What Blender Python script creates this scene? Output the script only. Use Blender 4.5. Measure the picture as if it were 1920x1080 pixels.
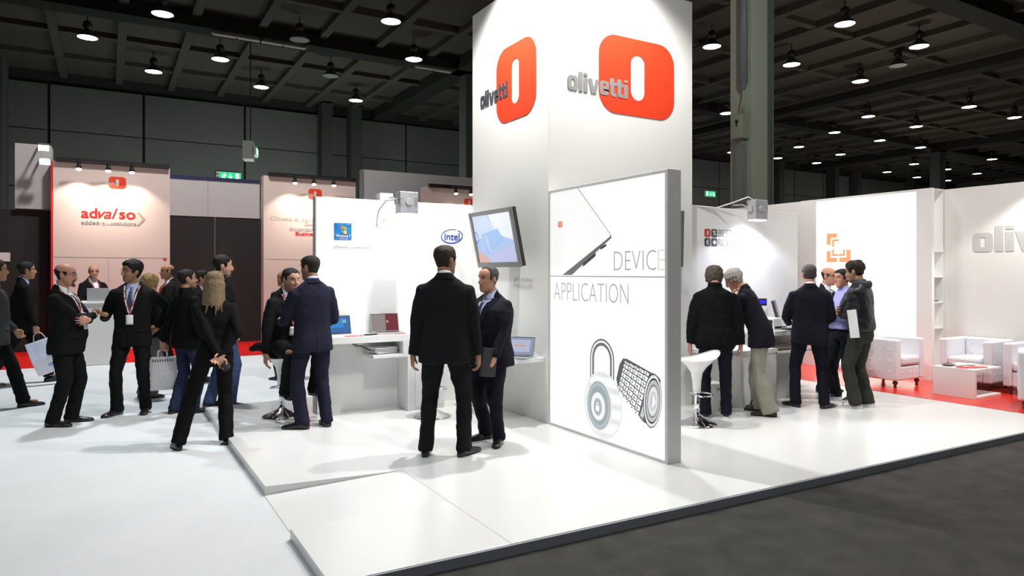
# Trade-fair stand in an exhibition hall.  World: Z up, metres, +Y and +X run along the two
# directions of the stand's walls, the white platform top is at z = 0.07, the hall floor at 0.
import bpy, math, random
import numpy as np
from mathutils import Vector, Matrix, noise
from mathutils.bvhtree import BVHTree
random.seed(7)
rng = np.random.default_rng(7)
for _o in list(bpy.data.objects):
    bpy.data.objects.remove(_o)
SC = bpy.context.scene
COL = SC.collection
PI = math.pi
D2R = PI / 180.0

# ------------------------------------------------------------------ camera
FOCAL_PX = 1288.0
HEADING = math.atan((960 - 203) / FOCAL_PX)          # camera turned clockwise from +Y
cam_d = bpy.data.cameras.new('camera')
cam_d.sensor_fit = 'HORIZONTAL'
cam_d.sensor_width = 36.0
cam_d.lens = 36.0 * FOCAL_PX / 1920.0
cam_d.shift_y = -(540 - 512) / 1920.0                # horizon a little above the middle of the frame
cam_d.clip_start, cam_d.clip_end = 0.05, 300
cam = bpy.data.objects.new('camera', cam_d)
COL.objects.link(cam)
cam.location = (0, 0, 1.64)
cam.rotation_euler = (PI / 2, 0, -HEADING)
SC.camera = cam

# ------------------------------------------------------------------ exposure, world, large lights
SC.view_settings.view_transform = 'Standard'
SC.view_settings.look = 'None'
SC.view_settings.gamma = 1.0
SC.view_settings.use_curve_mapping = False
SC.view_settings.exposure = 0.36
try:
    SC.cycles.use_denoising = True
    SC.cycles.max_bounces = 6
    SC.cycles.diffuse_bounces = 4
    SC.cycles.sample_clamp_indirect = 6.0
except Exception:
    pass
W = bpy.data.worlds.new('hall_air')
W.use_nodes = True
W.node_tree.nodes['Background'].inputs[0].default_value = (0.62, 0.72, 0.72, 1)
W.node_tree.nodes['Background'].inputs[1].default_value = 0.035
SC.world = W


def spot(name, loc, to, power, angle, blend=0.35, radius=0.08, col=(1, 1, 1)):
    d = bpy.data.lights.new(name, 'SPOT')
    d.energy, d.spot_size, d.spot_blend, d.shadow_soft_size, d.color = power, angle * D2R, blend, radius, col
    o = bpy.data.objects.new(name, d)
    COL.objects.link(o)
    o.location = loc
    o.rotation_euler = (Vector(to) - Vector(loc)).to_track_quat('-Z', 'Y').to_euler()
    return o


def point(name, loc, power, radius=0.2, col=(1, 1, 1)):
    d = bpy.data.lights.new(name, 'POINT')
    d.energy, d.shadow_soft_size, d.color = power, radius, col
    o = bpy.data.objects.new(name, d)
    COL.objects.link(o)
    o.location = loc
    return o


WHITE = (1.0, 0.985, 0.95)
COOL = (0.90, 0.96, 1.0)
# floodlights on arms above the tower (out of the frame), throwing down on its faces and the platform
spot('tower_spot_left', (3.22, 6.35, 5.46), (3.50, 6.40, 2.2), 580, 116, 0.55, 0.07, WHITE)
spot('tower_spot_right', (4.55, 5.22, 5.46), (4.62, 5.52, 2.2), 390, 116, 0.55, 0.07, WHITE)
# unseen truss spots over front and right-hand part; passage and column ones added
spot('front_fill_spot', (2.6, 2.4, 6.5), (2.5, 4.6, 0.0), 395, 145, 0.6, 0.25, WHITE)  # unseen; cone widened as fill for both tower faces
spot('truss_spot_lounge', (9.0, 3.3, 6.0), (9.7, 4.5, 0.0), 510, 88, 0.6, 0.25, WHITE)
spot('lounge_wall_spot', (10.15, 3.9, 3.15), (10.32, 3.9, 0), 105, 115, 0.3, 0.06, WHITE)
spot('truss_spot_side', (8.6, 6.8, 5.2), (8.0, 4.6, 0.4), 190, 95, 0.6, 0.2, WHITE)
spot('passage_fill_spot', (8.7, 7.3, 5.0), (10.35, 7.7, 1.4), 230, 80, 0.7, 0.2, WHITE)  # added to brighten the white end of the backlit wall
spot('column_fill_spot', (8.8, 6.0, 6.8), (12.2, 10.4, 6.0), 260, 75, 0.6, 0.2, (0.95, 1.0, 0.9))  # added to brighten the hall column, no such lamp there
# the flood lamps clipped on the two partition walls (their housings are built below)
spot('wall_flood_left', (2.91, 7.28, 2.28), (2.93, 7.52, 1.2), 20, 150, 0.35, 0.06, COOL)
spot('wall_flood_right', (6.96, 5.80, 2.27), (6.98, 6.05, 1.2), 42, 140, 0.35, 0.06, (0.78, 0.83, 1.0))
# the neighbouring aisle: hall lamps over the pale carpet on the left
spot('aisle_lamp_near', (-1.6, 6.0, 8.9), (-0.8, 6.2, 0), 400, 88, 0.9, 0.3, COOL)
spot('aisle_lamp_mid', (0.6, 11.5, 8.9), (0.2, 11.5, 0), 2000, 80, 0.9, 0.3, COOL)
spot('aisle_lamp_front', (0.0, 1.5, 8.9), (-0.2, 3.2, 0), 400, 80, 0.9, 0.3, COOL)
spot('booth_row_fill', (1.5, 12.6, 8.9), (1.6, 17.3, 2.6), 1250, 112, 0.9, 0.3, (1.0, 0.93, 0.88))  # added fill for the fascia boards and panels of the booths behind
spot('aisle_lamp_dark_side', (8.5, -1.0, 8.9), (6.5, 1.5, 0), 300, 85, 0.9, 0.3, (1, 0.95, 0.85))
# unseen point lights added to brighten the hall's ceiling and far walls
for _k, (_x, _y, _p, _c) in enumerate(((18, 9, 220, (1, .86, .68)), (23.5, 13, 420, (1, .92, .78)), (5, 29, 220, (.9, 1, .95)), (38, 20, 330, (1, .88, .72)), (48, 26, 260, (.95, .95, .85)), (9, 27, 330, (.9, 1, .95)), (0, 28, 210, (.9, 1, .95)), (30, 29, 200, (.9, .95, 1)))):
    point('hall_fill_light', (_x, _y, 3.4), _p, 0.6, _c)

# ------------------------------------------------------------------ materials
MATS = {}


def mat(name, col, rough=0.6, metal=0.0, spec=0.5, emit=None, estr=0.0, bump=None, vary=None, coat=0.0, sheen=0.0, alpha=None):
    """Procedural Principled material. bump=(scale, strength); vary=(scale, other colour, contrast)."""
    if name in MATS:
        return MATS[name]
    m = bpy.data.materials.new(name)
    m.use_nodes = True
    nt = m.node_tree
    b = nt.nodes['Principled BSDF']
    b.inputs['Base Color'].default_value = (*col, 1)
    b.inputs['Roughness'].default_value = rough
    b.inputs['Metallic'].default_value = metal
    b.inputs['Specular IOR Level'].default_value = spec
    b.inputs['Coat Weight'].default_value = coat
    b.inputs['Sheen Weight'].default_value = sheen
    if emit is not None:
        b.inputs['Emission Color'].default_value = (*emit, 1)
        b.inputs['Emission Strength'].default_value = estr
    if bump or vary:
        tc = nt.nodes.new('ShaderNodeTexCoord')
    if vary:
        n = nt.nodes.new('ShaderNodeTexNoise')
        n.inputs['Scale'].default_value = vary[0]
        n.inputs['Detail'].default_value = 6
        r = nt.nodes.new('ShaderNodeValToRGB')
        c = vary[2] if len(vary) > 2 else 0.2
        r.color_ramp.elements[0].position = 0.5 - c
        r.color_ramp.elements[1].position = 0.5 + c
        r.color_ramp.elements[0].color = (*vary[1], 1)
        r.color_ramp.elements[1].color = (*col, 1)
        nt.links.new(tc.outputs['Object'], n.inputs['Vector'])
        nt.links.new(n.outputs['Fac'], r.inputs['Fac'])
        nt.links.new(r.outputs['Color'], b.inputs['Base Color'])
    if bump:
        n2 = nt.nodes.new('ShaderNodeTexNoise')
        n2.inputs['Scale'].default_value = bump[0]
        n2.inputs['Detail'].default_value = 4
        bp = nt.nodes.new('ShaderNodeBump')
        bp.inputs['Strength'].default_value = bump[1]
        bp.inputs['Distance'].default_value = 0.01
        nt.links.new(tc.outputs['Object'], n2.inputs['Vector'])
        nt.links.new(n2.outputs['Fac'], bp.inputs['Height'])
        nt.links.new(bp.outputs['Normal'], b.inputs['Normal'])
    MATS[name] = m
    return m


def brushed(name, c0, c1, axis='X', rough=0.35):
    """print of shiny metal: bands between two greys along an object axis (a printed picture, backlit)"""
    if name in MATS:
        return MATS[name]
    m = bpy.data.materials.new(name)
    m.use_nodes = True
    nt = m.node_tree
    b = nt.nodes['Principled BSDF']
    tc = nt.nodes.new('ShaderNodeTexCoord')
    w = nt.nodes.new('ShaderNodeTexWave')
    w.bands_direction = axis
    w.inputs['Scale'].default_value = 2.2
    w.inputs['Distortion'].default_value = 1.5
    r = nt.nodes.new('ShaderNodeValToRGB')
    r.color_ramp.elements[0].color = (*c0, 1)
    r.color_ramp.elements[1].color = (*c1, 1)
    nt.links.new(tc.outputs['Object'], w.inputs['Vector'])
    nt.links.new(w.outputs['Fac'], r.inputs['Fac'])
    nt.links.new(r.outputs['Color'], b.inputs['Base Color'])
    nt.links.new(r.outputs['Color'], b.inputs['Emission Color'])
    b.inputs['Emission Strength'].default_value = 0.7
    b.inputs['Roughness'].default_value = rough
    MATS[name] = m
    return m


# ------------------------------------------------------------------ mesh helpers
class MB:
    """collects shapes, then builds ONE mesh object"""

    def __init__(self):
        self.v, self.f, self.m, self.n = [], [], [], 0

    def add(self, v, f, mi=0):
        v = np.asarray(v, float)
        self.v.append(v)
        for q in f:
            self.f.append([i + self.n for i in q])
            self.m.append(mi)
        self.n += len(v)
        return self

    def box(self, x0, x1, y0, y1, z0, z1, mi=0, M=None):
        v = np.array([(x, y, z) for x in (x0, x1) for y in (y0, y1) for z in (z0, z1)], float)
        if M is not None:
            v = np.array([M @ Vector(p) for p in v])
        f = [(0, 1, 3, 2), (4, 6, 7, 5), (0, 4, 5, 1), (2, 3, 7, 6), (0, 2, 6, 4), (1, 5, 7, 3)]
        return self.add(v, f, mi)

    def loft(self, rings, mi=0, caps=True, closed=True):
        k, n = len(rings), len(rings[0])
        v = np.concatenate([np.asarray(r, float) for r in rings])
        f = []
        for i in range(k - 1):
            for j in range(n if closed else n - 1):
                a, b = i * n + j, i * n + (j + 1) % n
                f.append((a, b, b + n, a + n))
        if caps:
            f.append(tuple(range(n - 1, -1, -1)))
            f.append(tuple(range((k - 1) * n, k * n)))
        return self.add(v, f, mi)

    def tube(self, pts, rad, n=12, mi=0, hint=(0, 1, 0), round_ends=False):
        """tube through pts; rad = number or list of numbers / (ra, rb) pairs, rb along the hint"""
        P = [np.asarray(p, float) for p in pts]
        k = len(P)
        if not isinstance(rad, (list, tuple)):
            rad = [rad] * k
        R = [(r, r) if not isinstance(r, (list, tuple)) else tuple(r) for r in rad]
        T = []
        for i in range(k):
            t = P[min(i + 1, k - 1)] - P[max(i - 1, 0)]
            T.append(t / (np.linalg.norm(t) + 1e-9))
        if round_ends:
            for e, s in ((0, -1), (-1, 1)):
                p, t, (ra, rb) = P[e], T[e], R[e]
                m = min(ra, rb)
                ex = [(p + t * s * m * 0.55, (ra * .82, rb * .82)), (p + t * s * m * 0.9, (ra * .42, rb * .42)), (p + t * s * m * 1.0, (ra * .08, rb * .08))]
                for q, rr in ex:
                    if e == 0:
                        P.insert(0, q); R.insert(0, rr); T.insert(0, t)
                    else:
                        P.append(q); R.append(rr); T.append(t)
        h = np.asarray(hint, float)
        rings = []
        prev = None
        for p, t, (ra, rb) in zip(P, T, R):
            b = h - t * h.dot(t)
            if np.linalg.norm(b) < 0.15:
                b = prev - t * prev.dot(t) if prev is not None else np.cross(t, (1, 0.3, 0.2))
            b = b / (np.linalg.norm(b) + 1e-9)
            prev = b
            a = np.cross(b, t)
            ang = np.arange(n) * 2 * PI / n
            rings.append(p + np.outer(np.cos(ang) * ra, a) + np.outer(np.sin(ang) * rb, b))
        return self.loft(rings, mi)

    def lathe(self, prof, c=(0, 0, 0), n=24, mi=0, axis='Z'):
        """prof = [(radius, height)...] turned about the axis through c"""
        ang = np.arange(n) * 2 * PI / n
        rings = []
        for r, z in prof:
            r = max(r, 1e-4)
            if axis == 'Z':
                q = np.stack([np.cos(ang) * r, np.sin(ang) * r, np.full(n, z)], 1)
            elif axis == 'Y':
                q = np.stack([np.cos(ang) * r, np.full(n, z), -np.sin(ang) * r], 1)
            else:
                q = np.stack([np.full(n, z), np.cos(ang) * r, np.sin(ang) * r], 1)
            rings.append(q + np.asarray(c, float))
        return self.loft(rings, mi)

    def ball(self, c, r, n=14, mi=0, M=None):
        r = (r, r, r) if not isinstance(r, (list, tuple)) else r
        rings = []
        ang = np.arange(n) * 2 * PI / n
        k = n // 2 + 1
        for i in range(k + 1):
            t = PI * i / k
            s = max(math.sin(t), 0.02)
            q = np.stack([np.cos(ang) * s * r[0], np.sin(ang) * s * r[1], np.full(n, -math.cos(t) * r[2])], 1)
            if M is not None:
                q = np.array([M @ Vector(p) for p in q])
            rings.append(q + np.asarray(c, float))
        return self.loft(rings, mi)

    def build(self, name, m, parent=None, smooth=False, bevel=0.0, loc=None, rotz=None, fixn=True):
        me = bpy.data.meshes.new(name)
        v = np.concatenate(self.v)
        me.from_pydata(v.tolist(), [], self.f)
        for q in (m if isinstance(m, (list, tuple)) else [m]):
            me.materials.append(q)
        if len(me.materials) > 1:
            me.polygons.foreach_set('material_index', self.m)
        if smooth:
            me.polygons.foreach_set('use_smooth', [True] * len(me.polygons))
        me.update()
        if fixn:
            import bmesh
            bm = bmesh.new()
            bm.from_mesh(me)
            bmesh.ops.recalc_face_normals(bm, faces=bm.faces)
            bm.to_mesh(me)
            bm.free()
        o = bpy.data.objects.new(name, me)
        COL.objects.link(o)
        if parent is not None:
            o.parent = parent
        if loc is not None:
            o.location = loc
        if rotz is not None:
            o.rotation_euler = (0, 0, rotz)
        if bevel:
            b = o.modifiers.new('edge', 'BEVEL')
            b.width, b.segments, b.limit_method, b.angle_limit = bevel, 2, 'ANGLE', 0.7
        return o


def tag(o, label, cat, group=None, kind=None):
    o['label'], o['category'] = label, cat
    if group:
        o['group'] = group
    if kind:
        o['kind'] = kind
    return o


def thing(name, label, cat, loc=(0, 0, 0), rotz=0.0, group=None, kind=None):
    o = bpy.data.objects.new(name, None)
    o.empty_display_size = 0.1
    COL.objects.link(o)
    o.location, o.rotation_euler = loc, (0, 0, rotz)
    return tag(o, label, cat, group, kind)


def structure(o, label=None, cat=None):
    o['kind'] = 'structure'
    if label:
        o['label'] = label
    if cat:
        o['category'] = cat
    return o


# flat signs: 2-D outlines (with holes) filled and given a little thickness ------------------------
def rrect(cx, cy, w, h, r, n=7, bulge=0.0):
    pts = []
    for qx, qy, a0 in ((1, 1, 0), (-1, 1, 90), (-1, -1, 180), (1, -1, 270)):
        for i in range(n):
            a = (a0 + 90 * i / (n - 1)) * D2R
            pts.append((cx + qx * (w / 2 - r) + r * math.cos(a), cy + qy * (h / 2 - r) + r * math.sin(a)))
    if bulge:
        pts = [(x + bulge * ((x - cx) / (w / 2)) * (1 - ((y - cy) / (h / 2)) ** 2), y + bulge * ((y - cy) / (h / 2)) * (1 - ((x - cx) / (w / 2)) ** 2)) for x, y in pts]
    return pts


def ell(cx, cy, rx, ry, n=40, rot=0.0, a0=0, a1=360):
    out = []
    for i in range(n + (0 if a1 - a0 == 360 else 1)):
        a = (a0 + (a1 - a0) * i / n) * D2R
        x, y = rx * math.cos(a), ry * math.sin(a)
        out.append((cx + x * math.cos(rot) - y * math.sin(rot), cy + x * math.sin(rot) + y * math.cos(rot)))
    return out


def curve_to_mesh(cu, name):
    o = bpy.data.objects.new(name, cu)
    COL.objects.link(o)
    dg = bpy.context.evaluated_depsgraph_get()
    me = bpy.data.meshes.new_from_object(o.evaluated_get(dg))
    bpy.data.objects.remove(o)
    bpy.data.curves.remove(cu)
    me.name = name
    return me


def flat_mesh(name, loops, thick=0.002):
    cu = bpy.data.curves.new(name, 'CURVE')
    cu.dimensions = '2D'
    cu.fill_mode = 'BOTH'
    cu.extrude = thick / 2
    for lp in loops:
        s = cu.splines.new('POLY')
        s.points.add(len(lp) - 1)
        for p, (x, y) in zip(s.points, lp):
            p.co = (x, y, 0, 1)
        s.use_cyclic_u = True
    return curve_to_mesh(cu, name)


def text_mesh(name, s, w=None, h=None, bold=0.0, shear=0.0, thick=0.002, spacing=1.0, italic=None):
    """lettering from the built-in typeface, scaled to width w and/or height h, lower-left corner at 0,0"""
    cu = bpy.data.curves.new(name, 'FONT')
    cu.body = s
    cu.size = 1.0
    cu.offset = bold
    cu.shear = shear
    cu.extrude = 0.01
    cu.space_character = spacing
    cu.resolution_u = 3
    me = curve_to_mesh(cu, name)
    v = np.empty(len(me.vertices) * 3)
    me.vertices.foreach_get('co', v)
    v = v.reshape(-1, 3)
    lo, hi = v.min(0), v.max(0)
    sx = sy = None
    if w:
        sx = w / (hi[0] - lo[0])
    if h:
        sy = h / (hi[1] - lo[1])
    sx, sy = sx or sy, sy or sx
    v[:, 0] = (v[:, 0] - lo[0]) * sx
    v[:, 1] = (v[:, 1] - lo[1]) * sy
    v[:, 2] = (v[:, 2] - lo[2]) / (hi[2] - lo[2] + 1e-9) * thick
    me.vertices.foreach_set('co', v.ravel())
    me.update()
    return me


def put(me, name, m, parent, origin, right, up=(0, 0, 1)):
    """a flat mesh onto a wall: its x axis along right, y along up, facing right x up"""
    r, u = Vector(right).normalized(), Vector(up).normalized()
    n = r.cross(u)
    M = Matrix((r, u, n)).transposed().to_4x4()
    M.translation = Vector(origin)
    me.materials.clear()
    me.materials.append(m)
    o = bpy.data.objects.new(name, me)
    COL.objects.link(o)
    o.matrix_world = M
    if parent is not None:
        o.parent = parent
        if parent.type == 'EMPTY':
            o.matrix_parent_inverse = Matrix.LocRotScale(parent.location, parent.rotation_euler, None).inverted()
    return o


# the block-letter word on the stand, drawn letter by letter (x-height 1)
def wordmark():
    L, x = [], 0.0
    g = 0.10
    L += [rrect(x + .50, .5, 1.0, 1.0, .24), rrect(x + .50, .5, .26, .52, .06)]
    x += 1.0 + g
    L += [rrect(x + .2, .66, .40, 1.32, .03)]
    x += .40 + g
    L += [rrect(x + .2, .5, .40, 1.0, .03), rrect(x + .2, 1.22, .40, .20, .03)]
    x += .40 + g * .6
    L += [[(x, 1), (x + .40, 1), (x + .57, .38), (x + .74, 1), (x + 1.14, 1), (x + .82, 0), (x + .32, 0)]]
    x += 1.14 + g * .6
    e = rrect(x + .47, .5, .94, 1.0, .24)
    L += [e, rrect(x + .50, .70, .24, .20, .04), [(x + .37, .42), (x + .96, .42), (x + .96, .33), (x + .60, .33), (x + .56, .20), (x + .40, .20)]]
    x += .94 + g * .8
    for _ in range(2):
        L += [[(x + .10, 1.28), (x + .50, 1.28), (x + .50, 1.0), (x + .74, 1.0), (x + .74, .76), (x + .50, .76), (x + .50, .30), (x + .54, .24), (x + .74, .24), (x + .74, 0), (x + .34, 0), (x + .18, .06), (x + .10, .2), (x + .10, .76), (x, .76), (x, 1.0), (x + .10, 1.0)]]
        x += .74 + g * .3
    x += g * .5
    L += [rrect(x + .2, .5, .40, 1.0, .03), rrect(x + .2, 1.22, .40, .20, .03)]
    return L, x + .40


def wordmark_mesh(name, width, height=None, thick=0.004):
    L, w = wordmark()
    sx = width / w
    sy = (height / 1.32) if height else sx
    return flat_mesh(name, [[(px * sx, py * sy) for px, py in lp] for lp in L], thick)


def emblem_mesh(name, w, h, thick=0.004):
    return flat_mesh(name, [rrect(0, 0, w, h, .25 * min(w, h), 9, .012 * w), rrect(.0, 0, .185 * w, .60 * h, .0925 * w, 9)], thick)
# ================================================================== THE HALL
M_white = mat('white_laminate', (0.83, 0.83, 0.82), 0.45)
M_wallw = mat('white_wall_paint', (0.84, 0.84, 0.825), 0.6)
M_plat = mat('white_platform', (0.725, 0.725, 0.715), 0.26, spec=0.45, vary=(0.9, (0.705, 0.71, 0.705), 0.3))
M_carpet = mat('pale_carpet', (0.645, 0.662, 0.670), 0.95, spec=0.1, bump=(180, 0.35), vary=(1.6, (0.595, 0.618, 0.630), 0.22))
M_dark_carpet = mat('dark_carpet', (0.068, 0.065, 0.060), 0.95, spec=0.1, bump=(220, 0.6), vary=(5.0, (0.046, 0.0445, 0.042), 0.2))
M_red = mat('red_floor', (0.72, 0.035, 0.02), 0.2, spec=0.5)
M_redc = mat('red_carpet', (0.55, 0.012, 0.01), 0.9, spec=0.1)
M_edge = mat('platform_edge', (0.25, 0.275, 0.31), 0.5)
M_hall = mat('hall_wall_panel', (0.115, 0.118, 0.112), 0.85, spec=0.2, vary=(0.35, (0.095, 0.098, 0.094), 0.3))
M_seam = mat('dark_seam', (0.012, 0.012, 0.012), 0.9)
M_ceil = mat('concrete_coffer', (0.066, 0.060, 0.049), 0.9, spec=0.2, vary=(0.4, (0.052, 0.048, 0.040), 0.3))
M_beam = mat('ceiling_beam', (0.017, 0.017, 0.016), 0.9, spec=0.2)
M_column = mat('hall_column', (0.40, 0.43, 0.36), 0.8)
M_colgrey = mat('column_track', (0.15, 0.17, 0.165), 0.7)
M_pipe = mat('column_pipe', (0.17, 0.185, 0.20), 0.6)
M_black = mat('black_plastic', (0.012, 0.012, 0.013), 0.45)
M_chrome = mat('chrome', (0.82, 0.82, 0.83), 0.12, metal=1.0)
M_alu = mat('aluminium', (0.55, 0.56, 0.58), 0.38, metal=0.75)
M_grey = mat('grey_metal', (0.42, 0.43, 0.43), 0.5)

# floors
structure(MB().box(-14, 66, -12, 35, -0.06, -0.004).build('floor', mat('hall_floor', (0.16, 0.16, 0.155), 0.8)))
structure(MB().box(-9.5, 10.5, -8, 14.4, -0.004, 0.0).build('floor_pale_carpet', M_carpet))
structure(MB().loft([[(0.60, -8, 0.0), (15, -8, 0.0), (15, 3.09, 0.0), (0.60, 3.45, 0.0)], [(0.60, -8, 0.004), (15, -8, 0.004), (15, 3.09, 0.004), (0.60, 3.45, 0.004)]]).build('floor_dark_carpet', M_dark_carpet))
structure(MB().box(-9.5, 15, 14.4, 17.4, -0.004, 0.006).build('floor_red_carpet', M_redc))
# raised platform of the stand: top at 0.07, front edge runs very slightly askew
def slab(pts, z0, z1):
    return [[(x, y, z0) for x, y in pts], [(x, y, z1) for x, y in pts]]
p_main = [(2.02, 3.438), (11.0, 3.208), (11.0, 9.0), (0.975, 8.75), (0.995, 5.28), (2.02, 5.16)]
p_front = [(0.965, 3.465), (2.018, 3.438), (2.018, 4.335), (0.965, 4.335)]
structure(MB().loft(slab(p_main, 0.0, 0.07)).build('floor_platform', M_plat, bevel=0.003))
structure(MB().loft(slab(p_front, 0.0, 0.0695)).build('floor_platform_front', M_plat, bevel=0.003))
ramp = MB().add([(0.99, 4.338, 0.004), (0.99, 5.275, 0.004), (2.017, 5.157, 0.0695), (2.017, 4.338, 0.0695), (0.99, 4.338, 0.001), (0.99, 5.275, 0.001), (2.017, 5.157, 0.001), (2.017, 4.338, 0.001)],
                [(0, 3, 2, 1), (4, 5, 6, 7), (0, 1, 5, 4), (1, 2, 6, 5), (2, 3, 7, 6), (3, 0, 4, 7)])
structure(ramp.build('floor_ramp', M_plat))
structure(MB().loft([[(0.965, 3.463, 0.006), (11, 3.206, 0.006), (11, 3.190, 0.006), (0.965, 3.447, 0.006)], [(0.965, 3.463, 0.066), (11, 3.206, 0.066), (11, 3.190, 0.066), (0.965, 3.447, 0.066)]]).build('trim_1', M_edge))
structure(MB().loft(slab([(8.81, 3.28), (10.66, 3.235), (10.66, 8.6), (8.81, 8.6)], 0.0705, 0.074)).build('floor_red_lounge', M_red))

# ceiling: coffered concrete with deep beams, one structure each
CZ = 9.75
cb = MB().box(-14, 66, -12, 35, CZ, CZ + 0.25)
for i in range(-7, 34):
    x = 0.40 + i * 1.945
    cb.box(x - 0.13, x + 0.13, -12, 35, CZ - 0.20, CZ)
for j in range(-4, 11):
    y = 1.45 + j * 3.2
    cb.box(-14, 66, y - 0.13, y + 0.13, CZ - 0.17, CZ)
structure(cb.build('ceiling', M_ceil))
bb = MB()
for x in (-4.9, 11.7, 28.3, 45.0):
    bb.box(x - 0.40, x + 0.40, -12, 35, CZ - 0.48, CZ - 0.02)
for y in (-2.4, 10.6, 23.6):
    bb.box(-14, 66, y - 0.36, y + 0.36, CZ - 0.48, CZ - 0.02)
structure(bb.build('ceiling_beam', M_beam))
# far wall: big panels with dark joints; side and rear walls
wb = MB().box(-14, 66, 33.2, 33.4, -0.05, CZ)
x = -13.9
seams = []
k = 0
while x < 65.5:
    w = (4.05, 3.55, 4.25, 3.35)[k % 4]
    for z0, z1 in ((0.0, 2.6), (2.64, 5.05), (5.09, 7.35), (7.39, 9.2)):
        wb.box(x + 0.05, min(x + w - 0.05, 65.6), 33.06, 33.2, z0, z1, 1)
    x += w
    k += 1
structure(wb.build('wall_back', [M_seam, M_hall]))
for nm, x0, x1 in (('wall_left', -14.2, -14.0), ('wall_right', 66.0, 66.2)):
    structure(MB().box(x0, x1, -12, 35, -0.05, CZ).build(nm, M_hall))
pil = MB()
for px in (8.9, 10.3, 38.5, 41.2, 47.5, 50.3, 58.0):
    pil.box(px - 0.25, px + 0.25, 32.3, 33.05, 0, CZ - 0.1)
structure(pil.build('wall_back_pilasters', mat('pilaster', (0.035, 0.038, 0.036), 0.8)))
structure(MB().box(-4.6, -3.35, 31.2, 33.0, 0, CZ - 0.1).build('column_corner', mat('dark_column', (0.05, 0.055, 0.055), 0.8)))

# the big column behind the stand, and its twins
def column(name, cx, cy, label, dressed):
    M_column = mat('hall_column', (0.40, 0.43, 0.36), 0.8) if dressed else mat('dark_column', (0.05, 0.055, 0.055), 0.8)  # undressed twins: their shade is put into the dark colour
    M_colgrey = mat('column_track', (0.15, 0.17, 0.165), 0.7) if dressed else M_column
    c = thing(name, label, 'column', (cx, cy, 0), kind='structure')
    MB().box(-.25, .25, -.25, .35, 0, CZ - .5).build('shaft', M_column, c, bevel=.01)
    m = MB().box(.255, .44, -.20, .30, 0, CZ - .5)
    for a_ in (.29, .335, .385):
        m.box(a_, a_ + .022, -.225, -.20, 0, CZ - .5)
    m.box(.43, .47, -.24, -.17, 0, CZ - .5)
    m.build('cable_track', M_colgrey, c)
    if dressed:
        MB().tube([(-.36, -.12, 5.75), (-.36, -.12, 9.2)], .085, 18).tube([(-.36, -.12, 5.62), (-.36, -.12, 5.75)], [.03, .085], 18).build('pipe', M_pipe, c, smooth=True)
        b = MB().box(-.55, -.255, -.20, .08, 4.55, 5.08).build('junction_box', mat('junction_box', (.33, .35, .27), .6), c, bevel=.012)
        MB().box(-.556, -.55, -.13, -.06, 4.88, 4.94).box(-.556, -.55, -.11, -.08, 4.80, 4.88).build('latch', M_black, b)
        MB().box(-.40, -.255, -.12, .08, 0, 4.548).build('conduit', mat('conduit', (.23, .25, .25), .6), c)
        for kx in (-.42, -.37, -.32):
            MB().tube([(kx, -.08, 5.07), (kx + .02, -.12, 5.35), (-.36, -.12, 5.66)], .014, 6).build('cable', mat('cable_beige', (.40, .40, .30), .7), c, smooth=True)
        for kz in (6.2, 7.0, 7.8, 8.6):
            MB().box(-.30, -.25, -.15, -.10, kz, kz + .04).build('pipe_bracket', M_colgrey, c)
    return c
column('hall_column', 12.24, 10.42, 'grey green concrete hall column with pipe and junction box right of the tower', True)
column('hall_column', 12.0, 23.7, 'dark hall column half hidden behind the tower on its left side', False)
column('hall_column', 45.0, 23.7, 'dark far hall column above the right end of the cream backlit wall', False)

# bell-shaped high-bay lamps ------------------------------------------------------------------
M_lampglow = mat('lamp_glow', (1, 1, 1), 0.5, emit=(0.93, 1.0, 0.97), estr=15.0)
M_lampoff = mat('lamp_off_glass', (0.25, 0.27, 0.26), 0.3)
M_lampshade = mat('lamp_shade', (0.05, 0.05, 0.05), 0.5)
def make_lamp(lit):
    r = thing('ceiling_lamp', '', 'ceiling lamp')
    MB().lathe([(.05, .27), (.08, .26), (.13, .20), (.24, .08), (.30, .02), (.315, .0), (.29, .0), (.18, .12), (.05, .2)], n=22).build('shade', M_lampshade, r, smooth=True)
    MB().lathe([(.0, .014), (.20, .012), (.285, .012), (.285, .022), (.0, .022)], n=22).build('diffuser', M_lampglow if lit else M_lampoff, r)
    MB().lathe([(.0, .24), (.06, .24), (.07, .28), (.12, .32), (.135, .40), (.11, .49), (.05, .53), (.0, .53)], n=16).tube([(0, 0, .52), (0, 0, CZ - 9.0)], .016, 6).build('gear_housing', M_black, r, smooth=True)
    return r
def copy_tree(o, parent=None):
    c = o.copy()
    COL.objects.link(c)
    c.parent = parent
    for ch in list(o.children):
        copy_tree(ch, c)
    return c
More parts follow.
